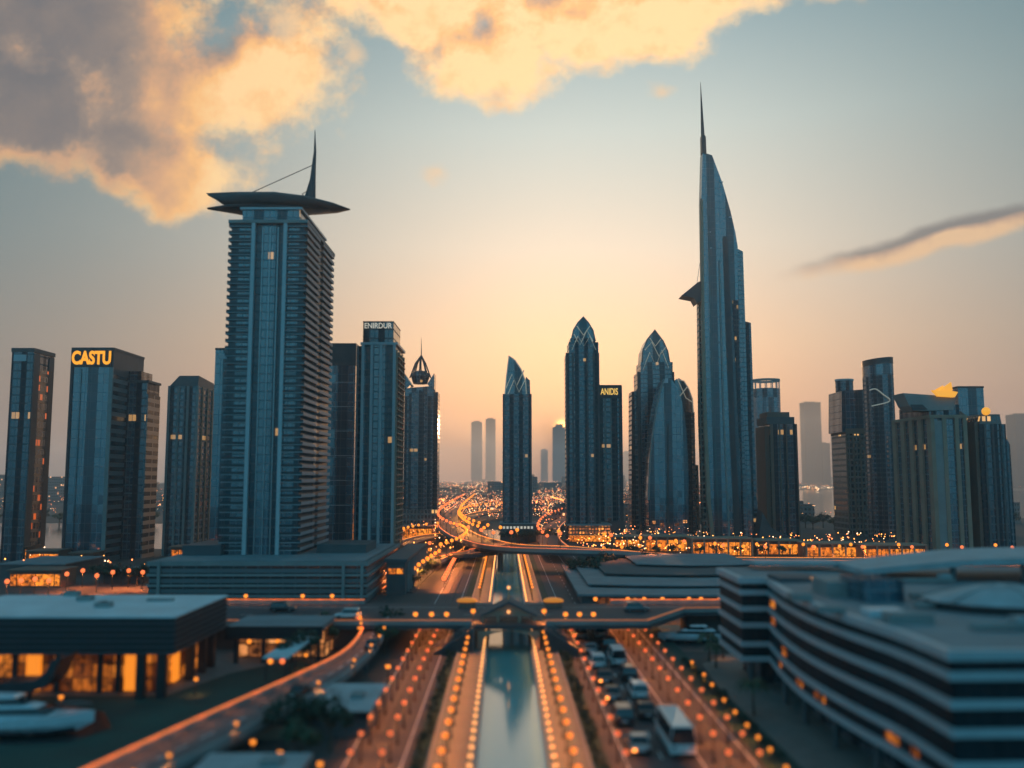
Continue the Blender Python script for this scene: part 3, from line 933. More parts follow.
# --- tower with the curved pointed crown near the canal axis
D = 435
r, w, h = tower('curved_crown_tower', 'slim dark tower with one curved pointed crown, standing by the canal end', 503.5, 531, D, 394, 15, M['f_fine'], ybase=525)
hw = w / 2
crn = outl(r, [(504.5, 394), (506, 376), (508.5, 355), (514, 358.5), (520, 367), (525, 379), (526.5, 394)], D)
co = sub(r, 'crown', MB().ext(crn, -6.5, 5.5), M['f_smooth'])
sub(r, 'crown_shoulder', MB().ext(outl(r, [(525, 396), (530.5, 396), (530, 380), (526, 376)], D), -5, 6), M['f_rib'])
for line in ([(506, 388), (512, 374), (517, 385), (524, 370)], [(508, 394), (514, 380), (519, 392), (525, 380)], [(505, 394), (506.5, 376), (509, 356), (515, 360), (521, 369), (525.5, 381), (526.5, 394)]):
    sub(r, 'tracery', MB().tube([(x, -6.8, z) for x, z in outl(r, line, D)], .29, 5), M['tracery'])
for xx in (-hw, hw):
    sub(r, 'corner_pier', MB().box(xx - .45, xx + .45, -7.9, -7.0, 0, h), M['concrete_dark'])
sub(r, 'podium', MB().box(-hw - 1.5, hw + 2.5, -12, 10, 0, 8.2), M['concrete_dark'])
for i in range(9):
    sub(r, 'podium_window', MB().box(-hw + i * 1.65 - .2, -hw + i * 1.65 + .8, -12.1, -11.9, 6.1, 7.3), M['sign_white'])
sub(r, 'podium_roof', MB().box(-hw - 1.8, hw + 2.8, -12.3, 10.3, 8.2, 8.7), M['concrete'])

# --- pair of leaf-topped towers
def leaf_tower(name, label, D, pb, steps, crown, dep, fm, tr, ybase):
    """shaft, then narrower stages, then a pointed-arch crown with zigzag tracery"""
    r, w, h = tower(name, label, pb[0], pb[1], D, steps[0][2], dep, fm, ybase=ybase)
    k = 1
    for (a, c, yt), (_, _, yb) in zip(steps[1:], steps[:-1]):
        o = outl(r, [(a, yb), (c, yb), (c, yt), (a, yt)], D)
        sub(r, 'upper_stage', MB().ext(o, -dep / 2 + .35 * k, dep / 2 - .5 * k), fm)
        k += 1
    sub(r, 'crown', MB().ext(outl(r, crown, D), -dep / 2 + .8, dep / 2 - 1.6), M['f_smooth'])
    rim = outl(r, crown, D)
    sub(r, 'crown_rim', MB().tube([(x, -dep / 2 + .7, z) for x, z in rim], .34, 5), M['concrete'])
    for line in tr:
        sub(r, 'tracery', MB().tube([(x, -dep / 2 + .55, z) for x, z in outl(r, line, D)], .29, 5), M['tracery'])
    return r, w, h


r, w, h = leaf_tower('leaf_crown_tower', 'tallest leaf-crowned tower, standing on an amber lit stone podium', 430, (567.5, 600), [(0, 0, 353), (569, 598.5, 342), (570.5, 595.5, 338)],
                     [(571, 341), (573.5, 330), (578, 322.5), (583.5, 316.5), (588.5, 322.5), (593, 330), (595.5, 341)], 16, M['f_fine'],
                     [[(572, 350), (578, 336), (584, 346), (590, 336), (596, 350)], [(574, 334), (580, 345), (587, 330), (593, 341)], [(577, 326), (583.5, 335), (590, 326)]], 528)
hw = w / 2
for xx in (-hw, -hw + 3.1, hw - 5.3, hw - 2.2, hw):
    sub(r, 'pilaster', MB().box(xx - .4, xx + .4, -8.7, -7.9, 0, h), M['concrete_dark'])
pz = zt(526, 425)
sub(r, 'podium', MB().box(-hw + .5, hw + 4.6, -12, 9, 0, pz), M['lit_stone'])
sub(r, 'podium_roof', MB().box(-hw - .2, hw + 5.2, -12.6, 9.5, pz, pz + .8), M['concrete'])
sub(r, 'arcade', MB().box(-hw + .7, hw + 4.4, -12.3, -11.9, .3, 3.2), M['lit_far'])

r, w, h = tower('yellow_sign_tower', 'plain dark tower with a yellow lit sign band at its top', 600, 623, 450, 386, 16, M['f_rib'], ybase=520)
hw = w / 2
sg = sub(r, 'sign_panel', MB().box(-hw - .1, hw + .1, -8.4, -7.9, h - 6.2, h + .5), M['metal_dark'])
text('ANIDIS', 4.6, M['sign_yellow'], sg, (-.4, -8.5, h - 3.0), width=.60, ext=.12)
sub(r, 'corner_pier', MB().box(hw - 1.4, hw + .3, -8.3, 8, 0, h), M['metal_dark'])
sub(r, 'base_block', MB().box(-hw, hw + 1, -10, 8, 0, 9), M['concrete_dark'])
for xx in (-hw + 3, -hw + 6):
    sub(r, 'pilaster', MB().box(xx - .3, xx + .3, -8.25, -7.9, 9, h - 6.3), M['concrete'])

r, w, h = leaf_tower('leaf_crown_tower', 'leaf-crowned tower half hidden behind the bowed teal glass tower', 470, (640.5, 676), [(0, 0, 372), (640.8, 672.8, 362)],
                     [(642, 363), (643, 350), (647, 340), (655, 329.5), (663.5, 341), (668, 351), (670, 363)], 18, M['f_blue'],
                     [[(643, 370), (650, 352), (656, 366), (662, 350), (669, 368)], [(645, 350), (652, 342), (659, 356), (666, 347)], [(650, 338), (655.5, 346), (661, 339)]], 528)
hw = w / 2
sub(r, 'side_wing', MB().ext(outl(r, [(632.5, 530), (641, 530), (641, 388), (637.5, 388), (637.5, 391), (632.5, 391)], 470), -6, 7), M['f_rib'])
for xx in (-hw, hw):
    sub(r, 'corner_pier', MB().box(xx - .5, xx + .5, -9.6, -8.8, 0, h), M['concrete_dark'])

D = 440
r, w, h = tower('bowed_glass_tower', 'bowed teal glass tower with one pale curved edge, in front of the leaf-crowned tower', 648, 690, D, 480, 18, None, ybase=538)
bow = [(649, 539), (648.5, 500), (650, 460), (653, 430), (657, 404), (661, 388), (664, 379), (671, 378), (676, 386), (682, 402), (686.5, 430), (688.5, 470), (689, 539)]
sub(r, 'facade', MB().ext(outl(r, bow, D), -9, 8), M['f_smooth'])
sub(r, 'pale_edge', MB().tube([(x, -9.3, z) for x, z in outl(r, bow[1:7], D)], .5, 6), M['concrete'])
sub(r, 'roof_fitting', MB().ext(outl(r, [(661.5, 383), (665, 378.5), (668, 378.5), (668, 383)], D), -9.4, -8.9), M['white'])
sub(r, 'centre_joint', MB().ext(outl(r, [(667.2, 536), (669, 536), (669, 424), (667.2, 424)], D), -9.25, -8.9), M['metal_dark'])
sub(r, 'lobby', MB().ext(outl(r, [(645, 541), (694, 541), (692, 534), (647, 534)], D), -11, 9), M['concrete'])
for a in (652, 660, 675, 683):
    sub(r, 'lit_window', MB().ext(outl(r, [(a, 526 - a % 5), (a + 4, 526 - a % 5), (a + 4, 523 - a % 5), (a, 523 - a % 5)], D), -9.2, -8.9), M['lit_soft'])

D = 462
r, w, h = tower('rounded_crown_tower', 'tower with rounded tracery crown, between the bowed glass tower and the blade tower', 676, 697, D, 412, 16, M['f_rib'], ybase=530)
rc = outl(r, [(675, 413), (675, 380), (679, 378), (684, 381), (689, 389), (692.5, 399), (693.5, 413)], D)
sub(r, 'crown', MB().ext(rc, -7.5, 7), M['f_smooth'])
for line in ([(678, 380), (686, 398), (692, 402)], [(680, 396), (688, 386)], [(676, 379), (684, 381), (689, 389), (692.5, 399), (693.5, 413)]):
    sub(r, 'tracery', MB().tube([(x, -7.8, z) for x, z in outl(r, line, D)], .29, 5), M['tracery'])
sub(r, 'side_bay', MB().ext(outl(r, [(693, 530), (699.5, 530), (698, 465), (693, 465)], D + 4), -5, 8), M['f_stone'])

# --- the soaring blade tower
D = 435
r, w, h = tower('blade_tower', 'soaring blue blade tower tapering to a needle spire, tallest of all', 714, 760, D, 250, 26, None, ybase=540)
main = [(713.5, 541), (709.5, 500), (706, 420), (704, 330), (702.6, 250), (701.8, 200), (703, 152), (708, 153), (712.5, 154.5), (723, 182.5), (731, 210.6), (736, 232.5), (738.2, 246), (739, 330), (742, 541)]
sub(r, 'sail_facade', MB().ext(outl(r, main, D), -12, -6), M['f_smooth'])
sub(r, 'shoulder_block', MB().ext(outl(r, [(741, 541), (757, 541), (750.5, 430), (747.4, 320), (745, 249.5), (737.5, 245.5)], D), -9, 12), M['f_blue'])
sub(r, 'lower_block', MB().ext(outl(r, [(752, 541), (762.5, 541), (758.6, 423), (755.3, 320), (747.2, 318)], D), -5, 13), M['f_rib'])
sub(r, 'dark_joint', MB().ext(outl(r, [(735, 541), (741, 541), (735, 420), (731.5, 320), (727.5, 236), (723, 236), (726, 330), (730, 430)], D), -12.35, -11.9), M['metal_dark'])
sub(r, 'front_rib', MB().ext(outl(r, [(719, 541), (721, 541), (714, 400), (709, 200), (708, 200), (712, 400)], D), -12.6, -11.9), M['glass_teal'])
sub(r, 'front_rib', MB().ext(outl(r, [(729, 541), (731, 541), (724, 400), (720, 260), (719, 260), (722.5, 400)], D), -12.6, -11.9), M['concrete'])
sub(r, 'front_rib', MB().ext(outl(r, [(745, 541), (749, 541), (743.5, 420), (738, 300), (733, 300), (738, 400)], D), -12.7, -11.9), M['f_rib'])
sub(r, 'mast', MB().ext(outl(r, [(702.5, 152), (707, 154), (706.3, 136), (703.5, 132), (702.2, 134)], D), -12, -8), M['metal_dark'])
na, nb = outl(r, [(702.8, 136), (700.5, 82)], D + 3)
sub(r, 'needle', MB().tube([(na[0], -10, na[1]), ((na[0] * .45 + nb[0] * .55), -10, na[1] * .45 + nb[1] * .55), (nb[0], -10, nb[1])], [.95, .5, .08], 8), M['metal_dark'])
sub(r, 'left_fin', MB().ext(outl(r, [(712, 541), (715.5, 541), (711, 505), (707, 420), (704.6, 320), (703, 200), (701, 198), (701.5, 300), (704, 420), (707, 500)], D), -13, -10), M['stone'])
sub(r, 'rear_column', MB().ext(outl(r, [(704, 541), (712, 541), (706, 450), (703, 285), (698.5, 286), (700, 420)], D + 6), -7, -2), M['f_stone'])
wl = outl(r, [(682, 295), (687, 291), (698, 282), (704, 279), (704, 298), (697.5, 303), (694.5, 297.5)], D)
sub(r, 'sky_deck', MB().ext(wl, -12, -3), M['metal_dark'])
ca_, cb_ = outl(r, [(698, 284), (701, 262)], D)
sub(r, 'stay_cable', MB().tube([(ca_[0], -10, ca_[1]), (cb_[0], -10, cb_[1])], .12, 5), M['metal'])
sub(r, 'skirt_roof', MB().loft([[(x, y, z) for x, z in outl(r, pts, D)] for y, pts in ((-14, [(758, 541), (762, 512), (770, 527), (786, 536), (806, 541)]), (8, [(758, 541), (762, 505), (772, 522), (788, 533), (808, 541)]))]), M['concrete_dark'])
for a, yv in ((723, 181), (732, 216), (711, 231), (712, 247)):
    sub(r, 'roof_light', MB().ext(outl(r, [(a - 3, yv + 1.2), (a, yv + 1.2), (a + .5, yv), (a - 2.5, yv)], D), -12.3, -11.95), M['white'])

# --- right of the blade tower
D = 560
r, w, h = tower('ring_top_tower', 'round blue tower with an open ring at the top, behind the brown stepped tower', 763, 791, D, 408, 30, None, ybase=526)
R0 = w / 2
zr = zt(377, D)
sub(r, 'facade', MB().cyl(0, 0, 0, zr - 12, R0, R0, 28), M['f_smooth'])
sub(r, 'glass_screen', MB().cyl(0, 0, zr - 12, zr - 6.2, R0, R0, 28), M['f_blue'])
ringm = MB()
for i in range(28):
    a0, a1 = 2 * math.pi * i / 28, 2 * math.pi * (i + 1) / 28
    ringm.add([((R0 + o) * math.cos(a), (R0 + o) * math.sin(a), z) for a in (a0, a1) for o, z in ((.2, zr - 1.4), (.2, zr), (-.7, zr), (-.7, zr - 1.4))], [(0, 1, 5, 4), (1, 2, 6, 5), (2, 3, 7, 6), (3, 0, 4, 7)])
sub(r, 'ring_beam', ringm, M['concrete'])
for i in range(14):
    a = 2 * math.pi * i / 14
    sub(r, 'ring_post', MB().cyl((R0 - .3) * math.cos(a), (R0 - .3) * math.sin(a), zr - 6.2, zr - 1.4, .3, n=6), M['metal'])
sub(r, 'roof', MB().cyl(0, 0, zr - 6.3, zr - 6.0, R0 - 1, n=24), M['white'])

r, w, h = tower('brown_stepped_tower', 'brown stone tower with stepped dark cap, beside the skirt roof of the blade tower', 773, 800, 450, 424, 20, M['f_dark'], ybase=524)
hw = w / 2
sub(r, 'stone_flank', MB().box(-hw - 2.2, -hw + .01, -8, 9, 0, h - 1), M['stone_dark'])
sub(r, 'stone_frame', MB().box(-hw - .2, -hw + 1.3, -10.5, -9.9, 0, h), M['stone_dark'])
sub(r, 'cap', MB().box(-hw - 1.5, hw - .8, -9, 9, h, h + 3.6), M['concrete_dark'])
sub(r, 'roof_block', MB().box(-hw - .5, hw - 2.6, -7, 7, h + 3.6, h + 6.2), M['stone_dark'])
for xx in (-hw + 4.6, -hw + 8, hw - .3):
    sub(r, 'pilaster', MB().box(xx - .3, xx + .3, -10.5, -9.9, 0, h), M['stone_dark'])

for (nm, lab, a, c, yt, D, dep) in (('hazy_tower', 'hazy slab tower with roof aerial, taller of two close together above the grey bay', 807, 823.5, 402, 3600, 60),
                                    ('hazy_tower', 'lower hazy block attached beside the aerial topped slab above the bay', 824, 831.5, 443, 3600, 60),
                                    ('hazy_tower', 'hazy slab tower just behind the stone based glass tower', 838, 849, 409, 3500, 60),
                                    ('hazy_tower', 'hazy blue tower cut off by the picture edge beyond the golden ball tower', 1019, 1044, 414, 2600, 50)):
    r, w, h = tower(nm, lab, a, c, D, yt, dep, M['f_far'])
    sub(r, 'roof_plant', MB().box(-w / 3, w / 4, -4, 6, h, h + 3.5), M['concrete_dark'])
    if 'aerial' in lab and 'slab tower' in lab:
        sub(r, 'aerial', MB().tube([(-w / 5, 0, h), (-w / 5, 0, h + 9)], [.5, .2], 5), M['metal_dark'])
for (lab, a, c, yt, D, dep) in (('hazy slim tower, shorter and western one of the distant twins', 471, 482, 422, 6500, 70),
                                ('hazy slim tower, taller and eastern one of the distant twins', 485.5, 495.5, 419, 6500, 70),
                                ('hazy stepped tower against the setting sun glow', 553, 566, 427, 6900, 70),
                                ('very faint narrow tower left of the sunlit hazy tower', 541, 548, 450, 7000, 60),
                                ('very faint low tower in the gap beside the yellow sign tower', 624, 632, 452, 6500, 60)):
    r, w, h = tower('distant_tower', lab, a, c, D, yt, dep, M['f_far'])
    sub(r, 'roof_plant', MB().box(-w / 3, w / 4, -8, 8, h, h + 9), M['concrete_dark'])
    if 'twins' in lab:
        sub(r, 'aerial', MB().tube([(w / 5, 0, h + 9), (w / 5, 0, h + 22)], [.9, .4], 5), M['metal_dark'])
    if 'stepped' in lab:
        sub(r, 'upper_block', MB().box(-w / 4, w / 3, -15, 15, h, h + 24), M['f_far'])

D = 470
r, w, h = tower('glass_cap_tower', 'stone based tower with a teal glass upper part, joined to the slanted top tower', 850, 877, D, 430, 22, M['f_brown'], ybase=532)
hw = w / 2
sub(r, 'glass_stage', MB().ext(outl(r, [(842, 432), (868.5, 432), (868, 389), (842, 391)], D), -10.6, 9), M['f_smooth'])
sub(r, 'roof_drum', MB().cyl(-3, 0, zt(390, D), zt(379, D), 4.6, 4.6, 16), M['f_fine'])
sub(r, 'drum_rim', MB().cyl(-3, 0, zt(379, D), zt(378, D) + .4, 4.9, 4.9, 16), M['white'])
sub(r, 'stone_band', MB().box(-hw - .3, hw + .3, -11.4, 11, h - 2, h + .8), M['stone_dark'])
for xx in (-hw, -hw / 2, 0, hw / 2):
    sub(r, 'pilaster', MB().box(xx - .4, xx + .4, -11.5, -10.9, 0, h - 2), M['stone_dark'])

D = 440
r, w, h = tower('slanted_top_tower', 'dark rounded tower with slanted top and thin bracing arc beside the stone tower', 880, 908, D, 380, 22, None, ybase=540)
Rx = w / 2
ringz = lambda zl, zr_, k=1.0: [(k * Rx * math.cos(2 * math.pi * i / 28), 10 * math.sin(2 * math.pi * i / 28), zl + (zr_ - zl) * (math.cos(2 * math.pi * i / 28) + 1) / 2) for i in range(28)]
sub(r, 'facade', MB().loft([ringz(0, 0), ringz(zt(375, D), zt(373, D))], smooth=True), M['f_fine'])
sub(r, 'glass_stage', MB().loft([ringz(zt(375, D), zt(373, D), 1.01), ringz(zt(364, D), zt(362, D), 1.01)], smooth=True), M['f_smooth'])
sub(r, 'crown_wall', MB().loft([ringz(zt(364, D), zt(362, D), 1.03), ringz(zt(358, D), zt(355.5, D), 1.03)], smooth=True), M['metal_dark'])
arc = outl(r, [(870, 390), (876, 389), (883, 394), (890, 401), (872, 406)], D)
sub(r, 'bracing_arc', MB().tube(smooth_path([V3(x, -10.6, z) for x, z in arc], 6), .33, 6), M['tracery'])

D = 350
r, w, h = tower('stone_tower', 'broad stone tower with dark window strips, wing roof and a glowing golden boat on top', 938, 972, D, 418, 34, M['f_blue'], ybase=555)
hw = w / 2
for xx in (-hw, -hw + 4.6, -hw + 9.4, hw - .4):
    sub(r, 'pier', MB().box(xx - .75, xx + .75, -17.8, -16.9, 0, h), M['stone'])
for yy in (-16.2, -8, 0, 8, 16.2):
    sub(r, 'pier', MB().box(-hw - .8, -hw + .1, yy - 1.7, yy + 1.7, 0, h), M['stone'])
sub(r, 'plain_bay', MB().box(-hw + .7, -hw + 3.9, -17.5, -16.9, 0, h - 1), M['concrete'])
sub(r, 'cornice', MB().box(-hw - 1.1, hw + .5, -18, 17.4, h, h + 1.2), M['stone'])
sub(r, 'upper_storey', MB().box(-hw + .5, hw - .5, -14, 13, h + 1.2, h + 5.5), M['f_dark'])
wr = outl(r, [(901, 393.5), (930, 395.5), (952.6, 398), (951, 410), (930, 411), (912, 411), (907, 406)], D + 4)
sub(r, 'wing_roof', MB().ext(wr, -15, -5), M['concrete'])
sub(r, 'roof_recess', MB().ext(outl(r, [(908, 405), (920, 405), (925, 410), (910, 410.6)], D + 4), -15.3, -14.9), M['metal_dark'])
hullp = outl(r, [(928, 391), (934, 397), (950, 398), (953, 393), (948, 392)], D + 4)
bt = sub(r, 'golden_boat', MB().ext(hullp, -17, -15.1), M['gold_glow'])
sub(r, 'sail', MB().ext(outl(r, [(934, 392), (947, 383), (948.5, 391), (946, 393)], D + 4), -16.4, -15.6), M['gold_glow'], parent=bt)
sub(r, 'sail', MB().ext(outl(r, [(931, 391), (940, 386), (941, 391)], D + 4), -15.6, -15.2), M['gold_glow'], parent=bt)
sub(r, 'slope_wing', MB().ext(outl(r, [(970, 556), (980, 556), (973, 440), (967, 415), (962, 411), (956, 416), (957, 440), (968, 480)], D + 8), -8, 16), M['stone_dark'])

r, w, h = tower('ball_tower', 'dark stepped tower with a glowing golden ball on its roof edge', 986, 1013, D, 424, 30, M['f_dark'], ybase=555)
hw = w / 2
sub(r, 'stone_flank', MB().box(-hw - 1.2, -hw + .02, -14, 14, 0, h + 1), M['stone_dark'])
sub(r, 'stepped_stage', MB().ext(outl(r, [(981, 424), (1003, 424), (1001, 414), (983, 414)], D), -14, 12), M['f_brown'])
sub(r, 'right_shoulder', MB().ext(outl(r, [(1008, 555), (1017, 555), (1010, 445), (1006, 436), (1002, 436)], D + 3), -12, 12), M['f_rib'])
bx, bz = outl(r, [(988, 411)], D - 1)[0]
sub(r, 'golden_ball', MB().ball(bx, -14.5, bz, 1.6, n=14, k=9), M['gold_glow'])
for xx in (-hw + 2, -hw + 5, hw - 2):
    sub(r, 'pilaster', MB().box(xx - .4, xx + .4, -15.6, -14.9, 0, h), M['concrete_dark'])
r, w, h = tower('glass_box_tower', 'blue glass tower rising behind the golden ball tower', 966, 992, 390, 388, 20, M['f_smooth'], ybase=547)
sub(r, 'parapet', MB().box(-w / 2 - .2, w / 2 + .2, -10.2, 10.2, h, h + .8), M['metal_dark'])

# ------------------------------------------------------------------ the banded curved office building, near right
r = thing('banded_office_building', 'large curved office building with pale horizontal bands and dark ribbon windows', 'building', (36.5, 104, 0))
o = (36.5, 104, 0)
side = []
for i in range(15):
    t = i / 14
    y = 132 - 55 * t
    side.append((36.9 - 1.9 * math.sin(math.pi * min(t / .82, 1)) - .4 * t, y))
foot = [(33.0, 146), (33.0, 132)] + side + [(36.6, 77), (84, 78.5), (84, 146)]
off = lambda P, k: [(x - k if x < 60 else x, y - (k if y < 133 else 0)) for x, y in P]
GZ = 4.0
zs_ = [4.0, 6.05, 8.7, 11.0, 13.3]
core_ = off(foot, -.12)
MB().prism(core_, GZ, 15.0).build('ribbon_glazing', facade('office ribbon glass', (.012, .024, .03), (.035, .042, .046), 50, 1.5, .0, .07, lit=.012, litc=(1.0, .30, .04), ls=1.2, group=2, rough=.4, ior=1.12), r, off=o)
for zz in zs_:
    MB().prism(off(foot, .25), zz - .05, zz + .68).build('spandrel_band', M['white'], r, off=o)
MB().prism(off(foot, .45), 14.9, 15.75).build('cornice_band', M['white'], r, off=o)
MB().prism(off(foot, -.5), 15.75, 15.80).build('roof', M['roof_grey'], r, off=o)
MB().prism(off(foot, -3.5), -.2, GZ).build('ground_floor', M['f_dark'], r, off=o)
for k, (x, y) in enumerate([(33.8, 133), (36.0, 124), (35.4, 114), (35.6, 104), (36.2, 94), (36.9, 84)]):
    MB().cyl(x + .6, y, -.1, GZ, .4, n=10).build('column', M['concrete_dark'], r, off=o)
for z0, y0, y1, xx in ((4.9, 121, 124.2, .8), (4.9, 111.6, 113.3, .75), (4.9, 104, 107, .8), (4.9, 88, 92, .8), (7.0, 119, 121, .8), (9.6, 124, 129, .8), (12.0, 126, 129, .8), (4.9, 84, 85.4, .8)):
    yc = (y0 + y1) / 2
    xs = min(side, key=lambda q: abs(q[1] - yc))[0]
    MB().box(xs - .06, xs + .5, y0, y1, z0, z0 + 1.15).build('lit_window', M['lit'], r, off=o)
# roof details
c0 = G(875, 600, 15.8)
MB().box(c0.x - 2.2, c0.x + 2.6, c0.y - 2, c0.y + 5, 15.8, 18.3).build('roof_plant', M['f_smooth'], r, off=o)
c0 = G(842, 596, 15.8)
MB().box(c0.x - 2.0, c0.x + 2.4, c0.y - 1, c0.y + 5, 15.8, 17.6).build('roof_plant', M['concrete'], r, off=o)
c0 = G(885, 616, 15.8)
MB().box(c0.x - 1.9, c0.x + 1.7, c0.y - .8, c0.y + 1.6, 15.8, 16.5).build('skylight', M['hull'], r, off=o)
c0 = G(795, 580, 15.8)
MB().box(c0.x - 3, c0.x + 3, c0.y - 3, c0.y + 3, 15.8, 16.4).build('roof_plant', M['roof_dark'], r, off=o)
# long swept canopy at the back
b = MB(); L_, R_, ztop_ = [], [], []
for i in range(13):
    t = i / 12
    x = 50 + 33 * t
    L_.append((x, 142.5 - 3 * math.sin(t * 3.0)))
    R_.append((x, 130.5 - 10 * math.sin(t * 1.5)))
    ztop_.append(17.0 + 2.4 * math.sin(min(t * 2.2, 1.57)))
b.ribbon(L_, R_, [q - .8 for q in ztop_], ztop_)
b.build('canopy_roof', M['roof_mid'], r, off=o)
for i in (1, 4, 7, 10):
    MB().box(R_[i][0] - .3, R_[i][0] + .3, R_[i][1] + .5, R_[i][1] + 1.1, 15.8, ztop_[i] - .8).build('canopy_post', M['concrete_dark'], r, off=o)
b = MB(); L_, R_ = [], []
for i in range(11):
    t = i / 10
    L_.append((37 + 13 * t, 145.5)); R_.append((37.5 + 14 * t, 141 - 1.5 * t))
b.ribbon(L_, R_, 16.6, 17.1).build('edge_canopy', M['roof_mid'], r, off=o)
# shallow dome roof near the corner
dc = G(985, 604, 16.2)
b = MB()
rings = []
for k in range(5):
    t = k / 4
    rr = 1 - .93 * t
    rings.append([(dc.x + 2 + 8.6 * rr * math.cos(2 * math.pi * (i + .5) / 12), dc.y + 7.0 * rr * math.sin(2 * math.pi * (i + .5) / 12), 16.7 + 1.75 * (1 - (1 - t) ** 1.5)) for i in range(12)])
b.loft(rings)
dm = b.build('roof_dome', M['roof_mid'], r, off=o)
b = MB(); b.loft([[(dc.x + 2 + 8.2 * math.cos(2 * math.pi * (i + .5) / 12), dc.y + 6.6 * math.sin(2 * math.pi * (i + .5) / 12), z) for i in range(12)] for z in (15.8, 16.68)])
b.build('dome_drum', M['slat'], dm, off=o)
for i in range(6):
    a0 = 2 * math.pi * (i + .5) / 6
    MB().tube([(dc.x + 2 + 8.6 * q_ * math.cos(a0), dc.y + 7.0 * q_ * math.sin(a0), 16.75 + 1.75 * (1 - q_ ** 1.5)) for q_ in (1, .75, .5, .25, .08)], .09, 5).build('dome_rib', M['concrete'], dm, off=o)
for k_, (x_, y_, l_) in enumerate(((44, 100, 9), (47, 108, 7), (60, 112, 8), (43, 86, 6), (52, 124, 8))):
    MB().box(x_, x_ + l_, y_, y_ + .7, 15.95, 16.45).build('duct', M['concrete'], r, off=o)
    MB().box(x_ + l_ - 1.4, x_ + l_, y_ + .8, y_ + 2.2, 15.8, 16.9).build('roof_unit', M['roof_mid'], r, off=o)
for (px, py, w_, d_, hgt) in ((800, 600, 1.2, 1.0, .8), (830, 612, 1.5, .8, .6), (908, 622, 2.2, 1.0, .9), (865, 584, 1.0, 1.0, 1.1)):
    c0 = G(px, py, 15.8)
    MB().box(c0.x - w_, c0.x + w_, c0.y - d_, c0.y + d_, 15.8, 15.8 + hgt).build('roof_unit', M['concrete'], r, off=o)
c0 = G(813, 578, 16.8)
q = MB().cyl(c0.x, c0.y, 15.8, 16.5, .08, n=6, mi=0).ball(c0.x, c0.y, 16.75, .3, n=8, k=5, mi=1)
q.build('roof_lamp', [M['pole'], M['warm']], r, off=o)

# ------------------------------------------------------------------ slatted pavilion, near left
r = thing('slatted_pavilion', 'flat roofed pavilion with dark slatted fascia above glowing orange glazing', 'building', (-62, 137, 0))
o = (-62, 137, 0)
X1 = -46.2
MB().box(-82, X1, 126, 148.5, 6.0, 10.9).build('fascia', M['slat'], r, off=o)
for i in range(6):
    z0 = 6.15 + i * .78
    MB().box(-82.2, X1 + .3, 125.7, 148.7, z0, z0 + .22).build('slat_band', mat('slat edge', (.055, .06, .068), .5, var=.2) if i == 0 else bpy.data.materials['slat edge'], r, off=o)
MB().box(-82.1, X1 + .2, 125.8, 148.6, 10.92, 11.15).build('roof', M['roof'], r, off=o)
MB().box(X1 - 10, X1 - 6, 141, 142, 11.15, 11.5).build('roof_vent', M['concrete'], r, off=o)
MB().box(-82, X1 - 3.6, 130.5, 147, .05, 6.0).build('lit_hall', M['lit'], r, off=o)
for x in (-70, -64, -58, -55.4):
    MB().box(x - .35, x + .35, 130.0, 130.48, .05, 6).build('glazing_post', M['slat'], r, off=o)
for x, y in ((-48.1, 127), (-51.0, 127.2), (-48.1, 138), (-48.1, 143.5), (-48.1, 147.6)):
    MB().box(x - .55, x + .55, y - .55, y + .55, .05, 6.0).build('column', M['slat'], r, off=o)
for x in (-67.2, -53.4):
    MB().box(x - .9, x + .9, 129.6, 130.4, .4, 5.7).build('lit_panel', M['panel'], r, off=o)
MB().box(X1 - 3.5, X1 - 3.0, 135, 136.8, .4, 5.6).build('lit_panel', M['panel'], r, off=o)

r = thing('low_terrace_building', 'low flat roofed building with lit terrace, next to the slatted pavilion', 'building', (-38, 152, 0))
o = (-38, 152, 0)
MB().box(-46.5, -31, 150, 162, 5.2, 5.9).build('roof', M['roof_grey'], r, off=o)
MB().box(-46.7, -30.8, 149.7, 150.1, 3.9, 5.95).build('fascia', M['slat'], r, off=o)
MB().box(-46.2, -31.4, 155, 161.8, .05, 5.2).build('wall', M['lit_soft'], r, off=o)
for x in (-45, -40.5, -36, -31.6):
    MB().box(x - .3, x + .3, 150.2, 150.8, .05, 3.9).build('column', M['slat'], r, off=o)
for x in (-43.2, -40.8, -38.5):
    MB().ball(x, 151.5, 3.3, .38, n=8, k=5).build('pendant_lamp', M['amber'], r, off=o)
r = thing('sloping_canopy', 'small sloping grey canopy sheltering two amber lamps beside the low terrace building', 'canopy', (-34, 140, 0))
o = (-34, 140, 0)
MB().loft([[(-37.0, 137, 3.3), (-33.2, 137, 3.3), (-33.2, 137, 3.6), (-37.0, 137, 3.6)], [(-34.5, 147, 4.6), (-31.5, 147, 4.6), (-31.5, 147, 4.9), (-34.5, 147, 4.9)]]).build('roof', M['roof'], r, off=o)
for x, y in ((-36.6, 137.5), (-33.6, 137.5), (-34.2, 146), (-32, 146)):
    MB().cyl(x, y, .05, 3.4 if y < 140 else 4.5, .14, n=7).build('post', M['metal_dark'], r, off=o)
for x in (-36.2, -34.4):
    MB().ball(x, 138.4, 2.7, .4, n=8, k=5).build('pendant_lamp', M['amber'] if x < -35 else M['orange'], r, off=o)

